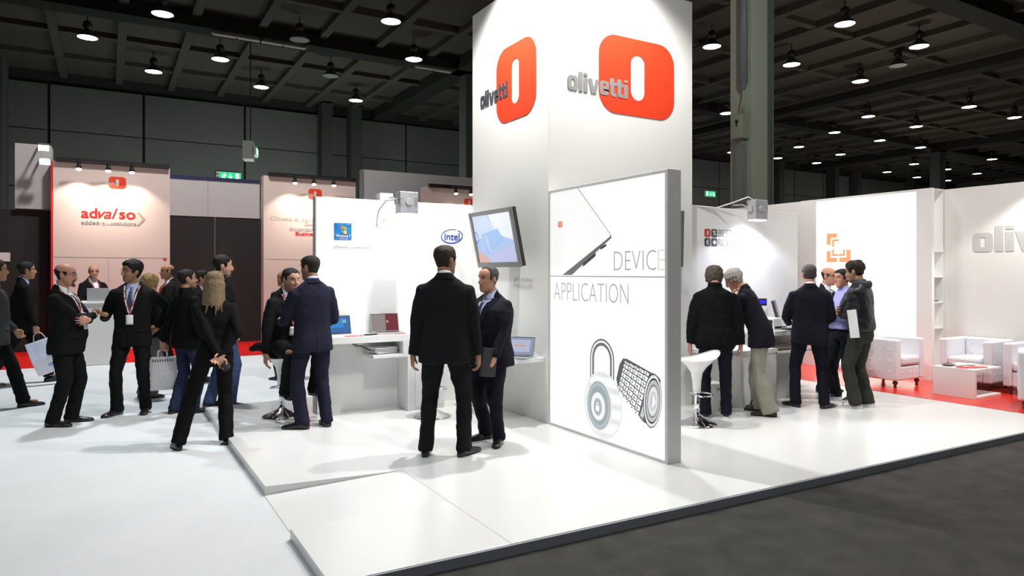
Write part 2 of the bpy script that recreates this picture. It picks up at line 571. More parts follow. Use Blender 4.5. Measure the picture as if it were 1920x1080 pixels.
LAMPS = [
    (1.33, 21.89, 'lit ceiling lamp at the top edge, above the gap between the two left logo panels'),
    (-0.56, 25.26, 'lit ceiling lamp furthest left, above the panel reading advalso'),
    (3.33, 25.53, 'lit ceiling lamp right above the green exit sign left of the stand'),
    (1.43, 28.33, 'small lit ceiling lamp low above the right end of the advalso panel'),
    (5.23, 28.52, 'small lit ceiling lamp straight above the hanging exit sign with the white box'),
    (9.12, 28.69, 'small lit ceiling lamp lowest of those left of the tower, nearest the far wall'),
    (7.14, 19.15, 'large lit ceiling lamp at the top edge, next left of the tower'),
    (9.09, 22.15, 'lit ceiling lamp between the top edge lamp and the far wall, beside the tower'),
    (16.94, 15.98, 'lit ceiling lamp between the tower and the grey green column'),
    (18.8, 12.54, 'largest lit ceiling lamp right of the column, at the top edge'),
    (22.75, 12.56, 'lit ceiling lamp highest on the right, beyond the largest lamp'),
    (20.84, 15.94, 'lit ceiling lamp nearest the right side of the grey green column'),
    (24.92, 15.98, 'lit ceiling lamp hanging just in front of the first long beam on the right'),
    (32.93, 16.0, 'lit ceiling lamp high on the right with a thin wire below it'),
    (37.05, 16.01, 'lit ceiling lamp at the right edge of the view'),
    (30.86, 19.39, 'lit ceiling lamp next under the first long beam, the left one of two'),
    (35.08, 19.51, 'lit ceiling lamp under the first long beam, the right one of two'),
    (32.86, 22.5, 'lit ceiling lamp first of the row below the beam, counted from the column'),
    (37.02, 22.58, 'lit ceiling lamp second of the row below the beam, counted from the column'),
    (41.12, 22.62, 'lit ceiling lamp third of the row below the beam, counted from the column'),
    (49.36, 22.61, 'lit ceiling lamp fourth of the row below the beam, far on the right'),
    (34.82, 26.13, 'small lit ceiling lamp close right of the column, higher one of two'),
    (37.04, 29.37, 'small lit ceiling lamp cut by the right edge of the column'),
    (39.24, 26.47, 'small lit ceiling lamp second of the third row from the column'),
    (40.91, 29.34, 'tiny lit ceiling lamp by the far wall, second from the column'),
    (47.0, 26.28, 'tiny lit ceiling lamp above the right end of the backlit wall'),
    (49.02, 29.37, 'tiny lit ceiling lamp low above the backlit application wall'),
    (51.42, 26.46, 'tiny lit ceiling lamp high one of three above the shelf niche'),
    (53.74, 29.84, 'tiny lit ceiling lamp left one of three above the shelf niche'),
    (57.69, 29.65, 'tiny lit ceiling lamp lowest of three above the shelf niche'),
    (55.57, 26.46, 'tiny lit ceiling lamp low above the white wall with the big grey word'),
    (24.6, 22.32, 'lit ceiling lamp half hidden behind the junction box of the column'),
    (32.85, 29.35, 'tiny lit ceiling lamp half hidden behind the conduit of the column'),
]
OFF = [(5.21, 22.1, 'unlit ceiling lamp in the middle left of the tower, higher one of two'), (7.17, 25.58, 'unlit ceiling lamp left of the tower, lower one of two'), (24.2, 14.1, 'unlit ceiling lamp right of the column among the lit ones')]
protoL = make_lamp(True)
for i, (x, y, lb) in enumerate(LAMPS):
    o = protoL if i == 0 else copy_tree(protoL)
    o.location = (x, y, 9.0)
    tag(o, lb, 'ceiling lamp', 'bell shaped ceiling lamps')
protoO = make_lamp(False)
for i, (x, y, lb) in enumerate(OFF):
    o = protoO if i == 0 else copy_tree(protoO)
    o.location = (x, y, 9.0)
    tag(o, lb, 'ceiling lamp', 'bell shaped ceiling lamps')
# flat strip lamps fixed along the beam
for i, (x, lb) in enumerate(((3.55, 'unlit strip lamp pair on the ceiling beam at the top left'), (5.0, 'unlit strip lamp pair on the ceiling beam right of the dark lamp'), (10.4, 'unlit strip lamp pair on the ceiling beam near the tower'))):
    o = thing('strip_lamp', lb, 'strip lamp', (x, 23.42, 9.21), group='strip lamps on the beam')
    MB().box(-.75, .75, -.12, .12, -.02, .06).build('housing', mat('strip_housing', (.10, .10, .09), .6), o)
    MB().box(-.70, -.03, -.09, .09, -.05, -.02).box(.03, .70, -.09, .09, -.05, -.02).build('tube_cover', mat('strip_cover', (.35, .33, .25), .5), o)

# exit signs
M_exit = mat('exit_green', (0.0, 0.35, 0.12), 0.4, emit=(0.01, 0.42, 0.15), estr=1.1)
M_exitw = mat('exit_white', (0.9, 1, 0.9), 0.4, emit=(0.75, 1.0, 0.75), estr=1.1)
def exit_sign(loc, rotz, label, s, box=True, flip=1, red=False):
    e = thing('exit_sign', label, 'exit sign', loc, rotz)
    MB().box(-.46 * s, .46 * s, 0, .10 * s, -.19 * s, .19 * s).build('casing', mat('exit_casing', (.55, .57, .5), .5), e, bevel=.01)
    MB().box(-.44 * s, .44 * s, -.012, 0, -.17 * s, .17 * s).build('face', M_exit, e)
    m = MB()
    X = lambda v: v * s * flip
    # running figure
    m.ball((X(-.24), -.018, .10 * s), .03 * s, 8)
    for a, b in (((-.25, .06), (-.28, -.02)), ((-.28, -.02), (-.22, -.12)), ((-.28, -.02), (-.36, -.12)), ((-.25, .05), (-.17, .0)), ((-.25, .05), (-.35, .02))):
        m.tube([(X(a[0]), -.018, a[1] * s), (X(b[0]), -.018, b[1] * s)], .020 * s, 6)
    # arrow
    m.box(*sorted((X(-.02), X(.02))), -.02, -.013, -.04 * s, .11 * s)
    m.add([(X(-.09), -.02, -.02 * s), (X(.09), -.02, -.02 * s), (X(0), -.02, -.13 * s)], [(0, 1, 2)])
    # door
    m.box(*sorted((X(.22), X(.36))), -.02, -.013, -.13 * s, .13 * s)
    m.build('pictogram', M_exitw, e)
    if red:
        m = MB().lathe([(0, -.02), (.035, -.02), (.035, 0)], (-.52, 0, .07), 10, axis='Y').lathe([(0, -.02), (.035, -.02), (.035, 0)], (-.52, 0, -.07), 10, axis='Y')
        MB().box(-.58, -.46, 0, .08, -.19, .19).build('indicator_box', mat('exit_casing', (.55, .57, .5), .5), e)
        m.build('indicator_light', mat('dim_red', (.12, .01, .01), .4), e)
    return e
exit_sign((4.72, 32.96, 5.98), 0, 'green exit sign on the far wall between the two left logo panels', 1.0, red=True)
exit_sign((34.8, 32.955, 6.95), 0, 'green exit sign on the far wall between the tower and the grey column', 1.05, flip=-1)
h = exit_sign((4.28, 24.1, 5.68), 75 * D2R, 'green exit sign hung edge on from the ceiling beside a white box', .75)
MB().box(-.30, .30, .10, .42, -.28, .32).build('white_box', mat('sign_box', (.42, .44, .42), .6), h)
MB().tube([(0, .2, .3), (0, .2, 4.07)], .02, 6).build('hanger', M_black, h)

# ================================================================== THE BOOTHS BEHIND
M_warm_tint = mat('booth_panel', (0.74, 0.64, 0.60), 0.7)  # pinkish tint puts warm halogen and red carpet light into the colour
M_darkwall = mat('anthracite_panel', (0.019, 0.0185, 0.019), 0.75, bump=(120, .2))
M_logo = mat('logo_orange', (0.80, 0.055, 0.018), 0.45)
M_logored = mat('logo_red', (0.70, 0.02, 0.02), 0.5)
M_txt = mat('letter_grey', (0.30, 0.30, 0.31), 0.5)
M_txtlight = mat('letter_pale_grey', (0.50, 0.49, 0.48), 0.5)
M_rail = mat('rail_grey', (0.24, 0.235, 0.23), 0.6)
M_spotglow = mat('halogen_glow', (1, .9, .8), .5, emit=(1.0, .86, .72), estr=9)
RIGHT, UP = (1, 0, 0), (0, 0, 1)

structure(MB().box(-9.5, 3.19, 17.42, 17.6, 0, 2.95).build('wall_booth_back', M_darkwall), 'anthracite booth wall behind the crowd', 'wall')
structure(MB().box(2.14, 2.165, 17.40, 17.42, 0, 2.95).build('trim_2', mat('joint_grey', (.12, .12, .12), .6)))
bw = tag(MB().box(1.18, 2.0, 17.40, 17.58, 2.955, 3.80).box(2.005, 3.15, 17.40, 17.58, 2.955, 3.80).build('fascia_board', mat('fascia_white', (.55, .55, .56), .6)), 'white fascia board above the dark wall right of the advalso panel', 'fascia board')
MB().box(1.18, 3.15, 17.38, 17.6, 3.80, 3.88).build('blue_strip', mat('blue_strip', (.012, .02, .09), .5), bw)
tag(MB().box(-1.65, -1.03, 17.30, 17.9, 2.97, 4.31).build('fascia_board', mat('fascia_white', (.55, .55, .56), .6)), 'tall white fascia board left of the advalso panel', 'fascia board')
tag(MB().box(5.87, 9.9, 17.9, 18.1, 0, 4.42).box(5.86, 5.90, 17.88, 18.12, 0, 4.42, 1).build('partition_wall', [mat('panel_grey_blue', (.52, .56, .58), .6), M_rail]), 'plain grey blue partition standing high behind the white wall', 'partition', kind='thing')
tag(MB().box(-1.93, -1.74, 17.40, 17.42, 1.88, 2.06).build('notice', M_white), 'small white notice on the dark wall at the left edge', 'notice')

def booth_panel(x0, x1, label, spots, rail, red_edge=False):
    b = thing('display_panel', label, 'display panel', (x0, 17.0, 0))
    w = x1 - x0
    MB().box(.04, w, 0, .3, 0, 3.955).build('board', M_warm_tint, b)
    MB().box(0, .04, 0, .3, 0, 3.955).build('side_edge', M_logored if red_edge else M_warm_tint, b)
    MB().box(.06, w - .04, -.004, 0, 1.968, 1.982).box(1.02, 1.03, -.004, 0, 0, 1.968).build('joint', M_txtlight, b)
    r = MB().box(rail[0] - x0, rail[1] - x0, -.42, -.36, 3.93, 3.98).box(.1, w - .02, -.10, .0, 3.94, 4.03).build('light_rail', M_black, b)
    for k, sx in enumerate(spots):
        s = MB().tube([(sx - x0, -.39, 3.95), (sx - x0, -.39, 3.84)], .035, 10).lathe([(.03, .09), (.05, .06), (.055, 0), (.0, .01)], (sx - x0, -.39, 3.77), 12).build('spotlight', M_black, b)
        MB().ball((sx - x0, -.40, 3.765), (.055, .055, .03), 10).build('bulb', M_spotglow, s)
        spot('panel_spot', (sx, 16.58, 3.72), (sx, 17.0, 2.5), 42, 105, .5, .05, (1, .80, .66))
    return b
bA = booth_panel(-1.02, 1.18, 'pink lit panel reading advalso, topped by three spotlights', (-.52, 0., .43), (-.66, .62), True)
bB = booth_panel(3.17, 5.40, 'pink lit panel with Italian text half hidden behind the white wall', (3.81, 4.25, 4.73), (3.6, 5.18))
bC = booth_panel(7.29, 9.5, 'pink lit panel showing its top edge beside the tower', (8.02, 8.47, 9.0), (7.9, 9.2))
Yp = 16.995
def panel_emblem(b, cx, wname):
    put(emblem_mesh('emblem', .32, .255), 'emblem', M_logo, b, (cx, Yp, 3.575), RIGHT)
    put(rect_me(.045, .15), 'emblem_slot', mat('booth_slot', (.8, .72, .68), .6), b, (cx, Yp - .003, 3.575), RIGHT)
    if wname:
        put(wordmark_mesh('lettering', .32, .055), 'lettering', M_txtlight, b, (cx - .33, Yp - .004, 3.53), RIGHT)
def rect_me(w, h):
    return flat_mesh('slot', [rrect(0, 0, w, h, .02)], .003)
panel_emblem(bA, .17, True)
panel_emblem(bB, 4.38, True)
panel_emblem(bC, 8.62, False)
put(text_mesh('lettering', 'ad', .29, .215, .018), 'lettering', M_logored, bA, (-.49, Yp, 2.80), RIGHT)
put(text_mesh('lettering', 'val', .37, .225, .010, .35), 'lettering', M_logored, bA, (-.19, Yp, 2.80), RIGHT)
put(text_mesh('lettering', 'so', .31, .155, .018), 'lettering', M_logored, bA, (.20, Yp, 2.80), RIGHT)
put(text_mesh('lettering', 'added', .32, .085, .010), 'lettering', M_txt, bA, (-.49, Yp, 2.665), RIGHT)
put(text_mesh('lettering', 'value', .25, .085, .004), 'lettering', M_txtlight, bA, (-.16, Yp, 2.665), RIGHT)
put(text_mesh('lettering', 'solutions', .42, .085, .010), 'lettering', M_txt, bA, (.10, Yp, 2.665), RIGHT)
put(flat_mesh('chevron', [[(0, .29), (.05, .29), (.17, .145), (.05, 0), (0, 0), (.12, .145)]]), 'chevron', mat('chevron', (.42, .36, .30), .5), bA, (.53, Yp, 2.665), RIGHT)
put(flat_mesh('badge', [rrect(0, 0, .065, .055, .015)]), 'badge', M_logored, bA, (1.08, Yp, 1.945), RIGHT)
put(text_mesh('lettering', 'Olivetti al centro del', 1.42, .10, .012), 'lettering', M_txtlight, bB, (3.33, Yp, 2.90), RIGHT)
put(text_mesh('lettering', 'Scopri come', .80, .10, .012), 'lettering', M_txtlight, bB, (4.13, Yp, 2.775), RIGHT)
put(text_mesh('lettering', 'diventare un', .86, .09, .012), 'lettering', M_txtlight, bB, (3.76, Yp, 2.665), RIGHT)
put(text_mesh('lettering', 'Business', .53, .095, .02), 'lettering', M_logored, bB, (3.91, Yp, 2.55), RIGHT)
# bright flood lamps on the white fascia
for z, dx, lb in ((4.18, .0, 'upper of two glaring flood lamps on the left fascia board'), (3.90, .02, 'lower of two glaring flood lamps on the left fascia board')):
    f = thing('flood_lamp', lb, 'flood lamp', (-1.12 + dx, 16.70, z), group='flood lamps on the left fascia')
    MB().box(-.10, .10, -.05, .05, -.07, .06, M=Matrix.Rotation(.5, 4, 'X')).build('housing', M_alu, f, bevel=.01)
    MB().box(-.085, .085, -.062, -.05, -.055, .045, M=Matrix.Rotation(.5, 4, 'X')).build('glass', mat('flood_glass', (1, 1, 1), .3, emit=(.95, .98, 1), estr=14), f)
    MB().tube([(-.05, .05, .05), (-.12, .55, .10)], .02, 8).build('arm', M_alu, f)
# reception desk with laptop
pd = thing('reception_desk', 'white reception desk with a laptop behind the man with folded arms', 'desk', (-.15, 14.5, 0))
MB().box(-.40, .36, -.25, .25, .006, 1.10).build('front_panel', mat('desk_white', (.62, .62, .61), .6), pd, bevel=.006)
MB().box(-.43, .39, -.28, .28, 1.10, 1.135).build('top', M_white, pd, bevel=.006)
lp = thing('laptop', 'silver laptop open on the far reception desk', 'laptop', (-.16, 14.45, 1.135), PI)
MB().box(-.17, .17, -.02, .2, 0, .018).build('base', M_alu, lp)
MB().box(-.17, .17, -.02, -.008, .01, .235).build('lid', M_alu, lp)
# ================================================================== THE STAND
M_toww = mat('tower_white', (0.82, 0.815, 0.79), 0.55)
TX0, TX1, TY0, TY1, TZ = 3.946, 6.0, 5.969, 7.695, 4.87
tw = thing('stand_tower', 'tall white square tower with an orange emblem on each visible face', 'tower', (TX0, TY0, .07))
MB().box(0, TX1 - TX0, 0, TY1 - TY0, 0, TZ - .07).build('shell', M_toww, tw, bevel=.004)
LEFT_R = (0, -1, 0)      # reading direction on the faces that look towards -X
for origin, right in (((TX0 - .003, 6.634, 3.80), LEFT_R), ((5.152, TY0 - .003, 3.84), RIGHT)):
    wd = .854 if right is LEFT_R else 1.08
    hd = .84 if right is LEFT_R else .85
    put(emblem_mesh('emblem', wd, hd, .006), 'emblem', M_logo, tw, origin, right)
M_logotxt = mat('logo_word_grey', (.27, .27, .27), .45)
M_logotxtb = mat('logo_word_charcoal', (.055, .06, .07), .45)
put(wordmark_mesh('lettering', .665, .185), 'lettering', M_logotxtb, tw, (TX0 - .008, 7.463, 3.66), LEFT_R)
put(wordmark_mesh('lettering', .815, .205), 'lettering', M_logotxt, tw, (4.189, TY0 - .008, 3.585), RIGHT)
put(text_mesh('lettering', 'APPLICATION', .42, .045, -.003), 'lettering', mat('letter_faint', (.66, .66, .65), .5), tw, (TX0 - .002, 6.68, 1.545), LEFT_R)
put(text_mesh('lettering', 'WAREHOUSE', .40, .045, -.003), 'lettering', mat('letter_faint', (.66, .66, .65), .5), tw, (TX0 - .002, 6.68, 1.48), LEFT_R)
# lamps on top of the tower, just out of the frame
for i, (p, d, lb) in enumerate((((3.35, 6.75, 5.05), (-1, 0), 'arm spotlight above the left face of the tower'), ((5.0, 5.4, 5.05), (0, -1), 'arm spotlight above the right face of the tower'))):
    s = thing('arm_spotlight', lb, 'spotlight', p, group='spotlights on the tower top')
    MB().box(-.11, .11, -.11, .11, .62, .78).build('housing', M_alu, s, bevel=.01)
    MB().tube([(-d[0] * .65 , -d[1] * .65, -.18), (0, 0, .70)], .018, 8).build('arm', M_alu, s)

# partition walls
w1 = tag(MB().box(1.997, 4.2, 7.70, 7.80, .07, 2.493).build('partition_wall', M_wallw, bevel=.003), 'white partition wall with round blue emblem and blue software square, left of the tower', 'partition wall', kind='thing')
MB().box(1.985, 1.997, 7.695, 7.805, .07, 2.495).build('edge_trim', M_grey, w1)
w2 = tag(MB().box(6.0, 8.05, 6.06, 6.16, .07, 2.452).build('partition_wall', M_wallw, bevel=.003), 'white partition wall reading BEST RETAIL right of the tower', 'partition wall', kind='thing')
YW = 7.698
# blue software square
put(flat_mesh('software_sign', [rrect(0, 0, .200, .190, .004)], .004), 'software_sign', mat('sign_blue', (.01, .10, .42), .4, vary=(7, (.02, .28, .62), .2)), w1, (2.297, YW, 2.112), RIGHT)
Zs = 2.112
for nm, c, pts in (('flag', (.75, .20, .03), [(-.03, .005), (-.028, .045), (-.008, .052), (.0, .045), (-.002, .008), (-.012, .012)]),
                   ('flag', (.25, .50, .08), [(.004, .044), (.03, .036), (.036, .0), (.012, .004), (.002, .008)]),
                   ('flag', (.05, .30, .75), [(-.036, -.005), (-.032, -.035), (-.014, -.03), (-.006, -.033), (-.003, .0), (-.014, .004)]),
                   ('flag', (.85, .60, .05), [(.001, .0), (.012, -.004), (.036, -.008), (.034, -.046), (.012, -.042), (-.002, -.036)])):
    put(flat_mesh(nm, [[(x, y + .015) for x, y in pts]], .002), nm, mat('flag_%d' % int(c[0] * 100), c, .5), w1, (2.303, YW - .005, Zs), RIGHT)
put(text_mesh('lettering', 'Windows 7', .168, .034, .006), 'lettering', M_white, w1, (2.215, YW - .005, Zs - .066), RIGHT)
put(text_mesh('lettering', 'Professional', .10, .014), 'lettering', M_white, w1, (2.25, YW - .005, Zs - .088), RIGHT)
put(text_mesh('lettering', 'Microsoft', .05, .010), 'lettering', M_white, w1, (2.335, YW - .005, Zs + .076), RIGHT)
put(text_mesh('lettering', 'Olivetti preinstalla solo', .56, .042, .004), 'lettering', mat('letter_mid', (.48, .47, .45), .5), w1, (2.194, YW, 1.912), RIGHT)
put(text_mesh('lettering', 'Windows Professional originale', .56, .040, .0), 'lettering', mat('letter_faint', (.66, .66, .65), .5), w1, (2.775, YW, 1.912), RIGHT)
# oval emblem
M_int = mat('emblem_blue', (.02, .06, .42), .45)
o1, o2 = ell(0, 0, .150, .090, 46, .10, 65, 352), ell(-.002, .004, .138, .079, 46, .10, 65, 352)
put(flat_mesh('oval_emblem', [o1 + o2[::-1]]), 'oval_emblem', M_int, w1, (3.665, YW, 2.092), RIGHT)
put(flat_mesh('oval_emblem', [ell(0, 0, .150, .090, 20, .10, -2, 52) + ell(-.004, .0, .142, .083, 20, .10, -2, 52)[::-1]]), 'oval_emblem', M_int, w1, (3.665, YW, 2.092), RIGHT)
put(text_mesh('lettering', 'intel', .205, .092, .010), 'lettering', M_int, w1, (3.562, YW - .001, 2.045), RIGHT)
# BEST RETAIL
YB = 6.058
S = .98
def tile(cx, cz, m):
    put(flat_mesh('symbol_tile', [rrect(0, 0, .101, .098, .02)], .003), 'symbol_tile', m, w2, (cx, YB, cz), RIGHT)
M_tred, M_tgrey = mat('tile_red', (.55, .025, .015), .5), mat('tile_grey', (.055, .055, .06), .5)
bx, bz = 6.345, 2.135
tile(bx, bz, M_tred); tile(bx + .117, bz, M_tgrey); tile(bx, bz - .115, M_tgrey); tile(bx + .117, bz - .115, M_tgrey)
put(flat_mesh('symbol', [rrect(0, 0, .016, .055, .007)], .002), 'symbol', M_white, w2, (bx, YB - .004, bz), RIGHT)
put(text_mesh('symbol', '%', .058, .060, .008), 'symbol', M_white, w2, (bx + .088, YB - .004, bz - .030), RIGHT)
put(text_mesh('symbol', '\u20ac', .048, .060, .01), 'symbol', M_white, w2, (bx - .026, YB - .004, bz - .145), RIGHT)
put(flat_mesh('symbol', [[(-.01, .028), (.01, .028), (.01, .01), (.028, .01), (.028, -.01), (.01, -.01), (.01, -.028), (-.01, -.028), (-.01, -.01), (-.028, -.01), (-.028, .01), (-.01, .01)]], .002), 'symbol', M_white, w2, (bx + .117, YB - .004, bz - .115), RIGHT)
put(text_mesh('lettering', 'BEST', .25, .092, .0), 'lettering', M_txt, w2, (bx + .19, YB, bz - .043), RIGHT)
put(text_mesh('lettering', 'RETAIL', .36, .092, .0), 'lettering', M_txt, w2, (bx + .19, YB, bz - .160), RIGHT)

# flood lamps clipped on both walls
def wall_flood(loc, label, cab):
    f = thing('flood_lamp', label, 'flood lamp', loc, group='flood lamps clipped on the partition walls')
    MB().box(-.11, .11, -.07, .07, -.13, .115).build('housing', mat('flood_alu', (.50, .50, .53), .4, metal=.4), f, bevel=.008)
    MB().lathe([(.0, -.078), (.042, -.078), (.045, -.07), (.038, -.080)], (0, 0, 0), 24, axis='Y').build('round_badge', M_grey, f)
    m = MB()
    for s in (-1, 1):
        for k in range(5):
            m.box(s * .085 - .018, s * .085 + .018, -.074, -.07, -.04 + k * .02, -.032 + k * .02)
    m.build('vent_slot', M_grey, f)
    MB().box(-.095, .095, -.06, .06, -.14, -.13).build('glass', mat('flood_light_glass', (1, 1, 1), .3, emit=(.95, .97, 1), estr=12), f)
    MB().box(-.135, -.112, -.03, .03, -.03, .03).tube([(-.125, 0, 0), (-.12, .12, .06), (-.09, .30, .075)], .008, 8).build('bracket', M_grey, f)
    pts = [Vector(p) for p in cab]
    MB().tube(pts, .008, 8).build('cable', M_white, f, smooth=True)
wall_flood((2.91, 7.30, 2.44), 'silver flood lamp clipped above the left white wall', [(-.12, 0, .03), (-.20, .12, .02), (-.24, .25, -.08), (-.22, .38, -.2), (-.2, .40, -.27)])
wall_flood((6.96, 5.82, 2.43), 'silver flood lamp clipped above the BEST RETAIL wall', [(-.05, 0, .11), (-.14, .02, .15), (-.30, .12, .08), (-.48, .22, .015), (-.9, .25, .03)])
tag(MB().box(2.74, 2.90, 7.705, 7.87, 2.494, 2.58).build('light_box_transformer', M_white), 'small white box on top of the left white wall behind the flood lamp', 'box')

# backlit poster wall -----------------------------------------------------------------------------
lb = thing('backlit_sign', 'tall backlit poster wall reading DEVICE and APPLICATION beside the tower', 'backlit sign', (3.946, 4.2, .07))
LX0, LX1, LY0, LY1 = 3.946, 4.095, 4.20, 5.968
fr = MB()
fr.box(0, .149, 0, .035, 0, 2.425).box(0, .149, 1.742, 1.768, 0, 2.425).box(0, .149, .035, 1.742, 2.398, 2.425).box(0, .149, .035, 1.742, 0, .026)
fr.build('frame', mat('frame_grey', (.66, .67, .68), .45, metal=.15), lb, bevel=.003)
M_back = mat('backlit_white', (.22, .22, .22), .3, emit=(1.0, 1.0, .985), estr=.72)
MB().box(.010, .139, .036, 1.741, .027, 2.397).build('lit_panel', M_back, lb)
PX = 3.953
def pu(loops, nm, m, lay=0, th=.001):
    put(flat_mesh(nm, loops, th), nm, m, lb, (PX - .0012 * (lay + 1), 5.96, 0), LEFT_R)
def inkmat(n, c, e=.75):
    return mat(n, tuple(v * .2 for v in c), .3, emit=c, estr=e * .95)
ink_pale, ink_mid, ink_dark, ink_line = inkmat('ink_pale', (.80, .80, .79)), inkmat('ink_mid', (.46, .46, .46)), inkmat('ink_dark', (.05, .05, .055), .3), inkmat('ink_line', (.36, .36, .36))
ink_lid = inkmat('ink_lid', (.86, .86, .85), .8)
pu([[(.026, 2.478), (.513, 2.47), (.72, 2.27), (1.0, 2.01), (1.018, 1.995), (1.01, 1.975), (.243, 1.626), (.026, 1.626)]], 'poster_laptop', ink_lid, 0)
pu([[(1.018, 1.999), (1.024, 1.96), (.404, 1.621), (.243, 1.621), (1.005, 1.973)]], 'poster_laptop', inkmat('ink_edge', (.17, .17, .19), .5), 1)
pu([[(.52, 2.465), (1.018, 1.995), (1.012, 1.988), (.50, 2.465)]], 'poster_laptop', ink_mid, 1)
pu([[(.864, 1.878), (.952, 1.91), (.952, 1.888), (.864, 1.855)], [(.591, 1.735), (.791, 1.83), (.791, 1.80), (.591, 1.70)]], 'poster_laptop', ink_dark, 2)
pu([rrect(.203, 2.133, .075, .06, .014), rrect(.203, 2.133, .014, .034, .005)], 'poster_emblem', inkmat('ink_orange', (.80, .22, .10)), 2)
pu([[(.028, 1.602), (1.722, 1.602), (1.722, 1.613), (.028, 1.613)]], 'poster_line', ink_line, 1)
put(text_mesh('lettering', 'DEVIC', .555, .172, -.020, thick=.001), 'lettering', ink_line, lb, (PX - .003, 4.898, 1.664), LEFT_R)
put(text_mesh('lettering', 'E', .095, .172, -.020, thick=.001), 'lettering', inkmat('ink_fade', (.70, .70, .69)), lb, (PX - .003, 4.322, 1.664), LEFT_R)
put(text_mesh('lettering', 'APPLICATION', 1.175, .176, -.020, thick=.001), 'lettering', ink_line, lb, (PX - .003, 5.87, 1.368), LEFT_R)
# padlock
cx, cz = .885, .415
sh_o = [(.705, .60), (.705, .84)] + [(.885 + .18 * math.cos(a * D2R), .84 + .19 * math.sin(a * D2R)) for a in range(170, 5, -12)] + [(1.065, .84), (1.065, .60)]
sh_i = [(1.005, .60), (1.005, .84)] + [(.885 + .12 * math.cos(a * D2R), .84 + .125 * math.sin(a * D2R)) for a in range(8, 175, 12)] + [(.765, .84), (.765, .60)]
pu([sh_o + sh_i], 'poster_padlock', inkmat('ink_steel', (.20, .20, .21), .6), 1)
off = lambda L, dx, dz: [(x + dx, z + dz) for x, z in L]
pu([[(.722, .62), (.722, .84)] + [(.885 + .163 * math.cos(a * D2R), .84 + .172 * math.sin(a * D2R)) for a in range(170, 5, -12)] + [(1.048, .84), (1.048, .62), (1.033, .62), (1.033, .84)] + [(.885 + .148 * math.cos(a * D2R), .84 + .155 * math.sin(a * D2R)) for a in range(8, 175, 12)] + [(.737, .84), (.737, .62)]], 'poster_padlock', inkmat('ink_hi', (.85, .85, .86), .9), 2)
pu([ell(.898, .415, .285, .312, 56)], 'poster_padlock', inkmat('ink_disc', (.78, .79, .79), .75), 3)
pu([ell(.905, .42, .262, .288, 56), ell(.845, .405, .20, .235, 56)], 'poster_padlock', brushed('ink_brush', (.50, .51, .51), (.74, .74, .74), 'Y'), 4)
pu([ell(.842, .405, .176, .222, 56)], 'poster_padlock', inkmat('ink_dial', (.33, .40, .42), .7), 5)
pu([ell(.835, .395, .105, .130, 40), ell(.830, .390, .062, .082, 40)], 'poster_padlock', inkmat('ink_ring', (.80, .81, .81), .8), 6)
pu([ell(.828, .388, .060, .080, 40)], 'poster_padlock', inkmat('ink_core', (.42, .46, .47), .7), 6)
pu([rrect(.828, .375, .048, .05, .008), [(.812, .400), (.812, .425), (.822, .436), (.834, .436), (.844, .425), (.844, .400), (.838, .400), (.838, .422), (.832, .429), (.824, .429), (.818, .422), (.818, .400)]], 'poster_padlock', inkmat('ink_white', (.9, .9, .9), .8), 7)
for rr in (.150, .164):
    pu([ell(.842, .405, rr, rr * 1.26, 56), ell(.842, .405, rr - .003, (rr - .003) * 1.26, 56)], 'poster_padlock', inkmat('ink_tick', (.62, .66, .67), .75), 6)
tk = []
for k in range(48):
    a = k * 7.5 * D2R
    c, s = math.cos(a), math.sin(a)
    tk.append([(.842 + .150 * c - .002 * s, .405 + .189 * s + .002 * c), (.842 + .163 * c - .002 * s, .405 + .205 * s + .002 * c), (.842 + .163 * c + .002 * s, .405 + .205 * s - .002 * c), (.842 + .150 * c + .002 * s, .405 + .189 * s - .002 * c)])
pu(tk, 'poster_padlock', inkmat('ink_tick', (.62, .66, .67), .75), 7)
# letter-ring cylinder, lying askew: axis from (1.14,.72) to (1.60,.56)
ax = Vector((.46, -.17)).normalized()
nx = Vector((-ax.y, ax.x))
def cy(t, s):
    p = Vector((1.135, .735)) + ax * t + nx * s
    return (p.x, p.y)
pu([[cy(0, .155), cy(.05, .175), cy(.46, .215), cy(.50, .20), cy(.50, -.22), cy(.44, -.235), cy(.03, -.13), cy(-.02, -.06), cy(-.025, .08)]], 'poster_cylinder', inkmat('ink_cyl', (.14, .14, .15), .5), 1)
tl, sy_, dk = [], [], []
for i in range(5):
    t0 = .035 + i * .066
    g = .160 + i * .013
    ss = [-1.0, -.80, -.55, -.28, 0, .28, .55, .80, .98]
    for j in range(8):
        a, b = ss[j] * g + .004 - i * .003, ss[j + 1] * g - .008 - i * .003
        tl.append([cy(t0, a), cy(t0 + .056, a), cy(t0 + .056, b), cy(t0, b)])
        m0, mm = (a + b) / 2, (b - a) * .28
        sy_.append([cy(t0 + .018, m0 - mm), cy(t0 + .026, m0 - mm), cy(t0 + .026, m0 + mm), cy(t0 + .018, m0 + mm)])
        if (i + j) % 2:
            sy_.append([cy(t0 + .028, m0 - mm * .3), cy(t0 + .042, m0 - mm * .3), cy(t0 + .042, m0 + mm * .3), cy(t0 + .028, m0 + mm * .3)])
pu(tl, 'poster_cylinder', inkmat('ink_tile', (.86, .86, .86), .85), 3)
pu(sy_, 'poster_cylinder', ink_dark, 5)
pu([[cy(.375, .212), cy(.43, .22), cy(.43, -.235), cy(.375, -.222)]], 'poster_cylinder', inkmat('ink_grip', (.30, .30, .32), .6), 4)
pu([[cy(.388, .19), cy(.398, .19), cy(.398, -.20), cy(.388, -.20)], [cy(.408, .19), cy(.418, .19), cy(.418, -.20), cy(.408, -.20)]], 'poster_cylinder', inkmat('ink_tile', (.86, .86, .86), .85), 6)
ec = (1.578, .565)
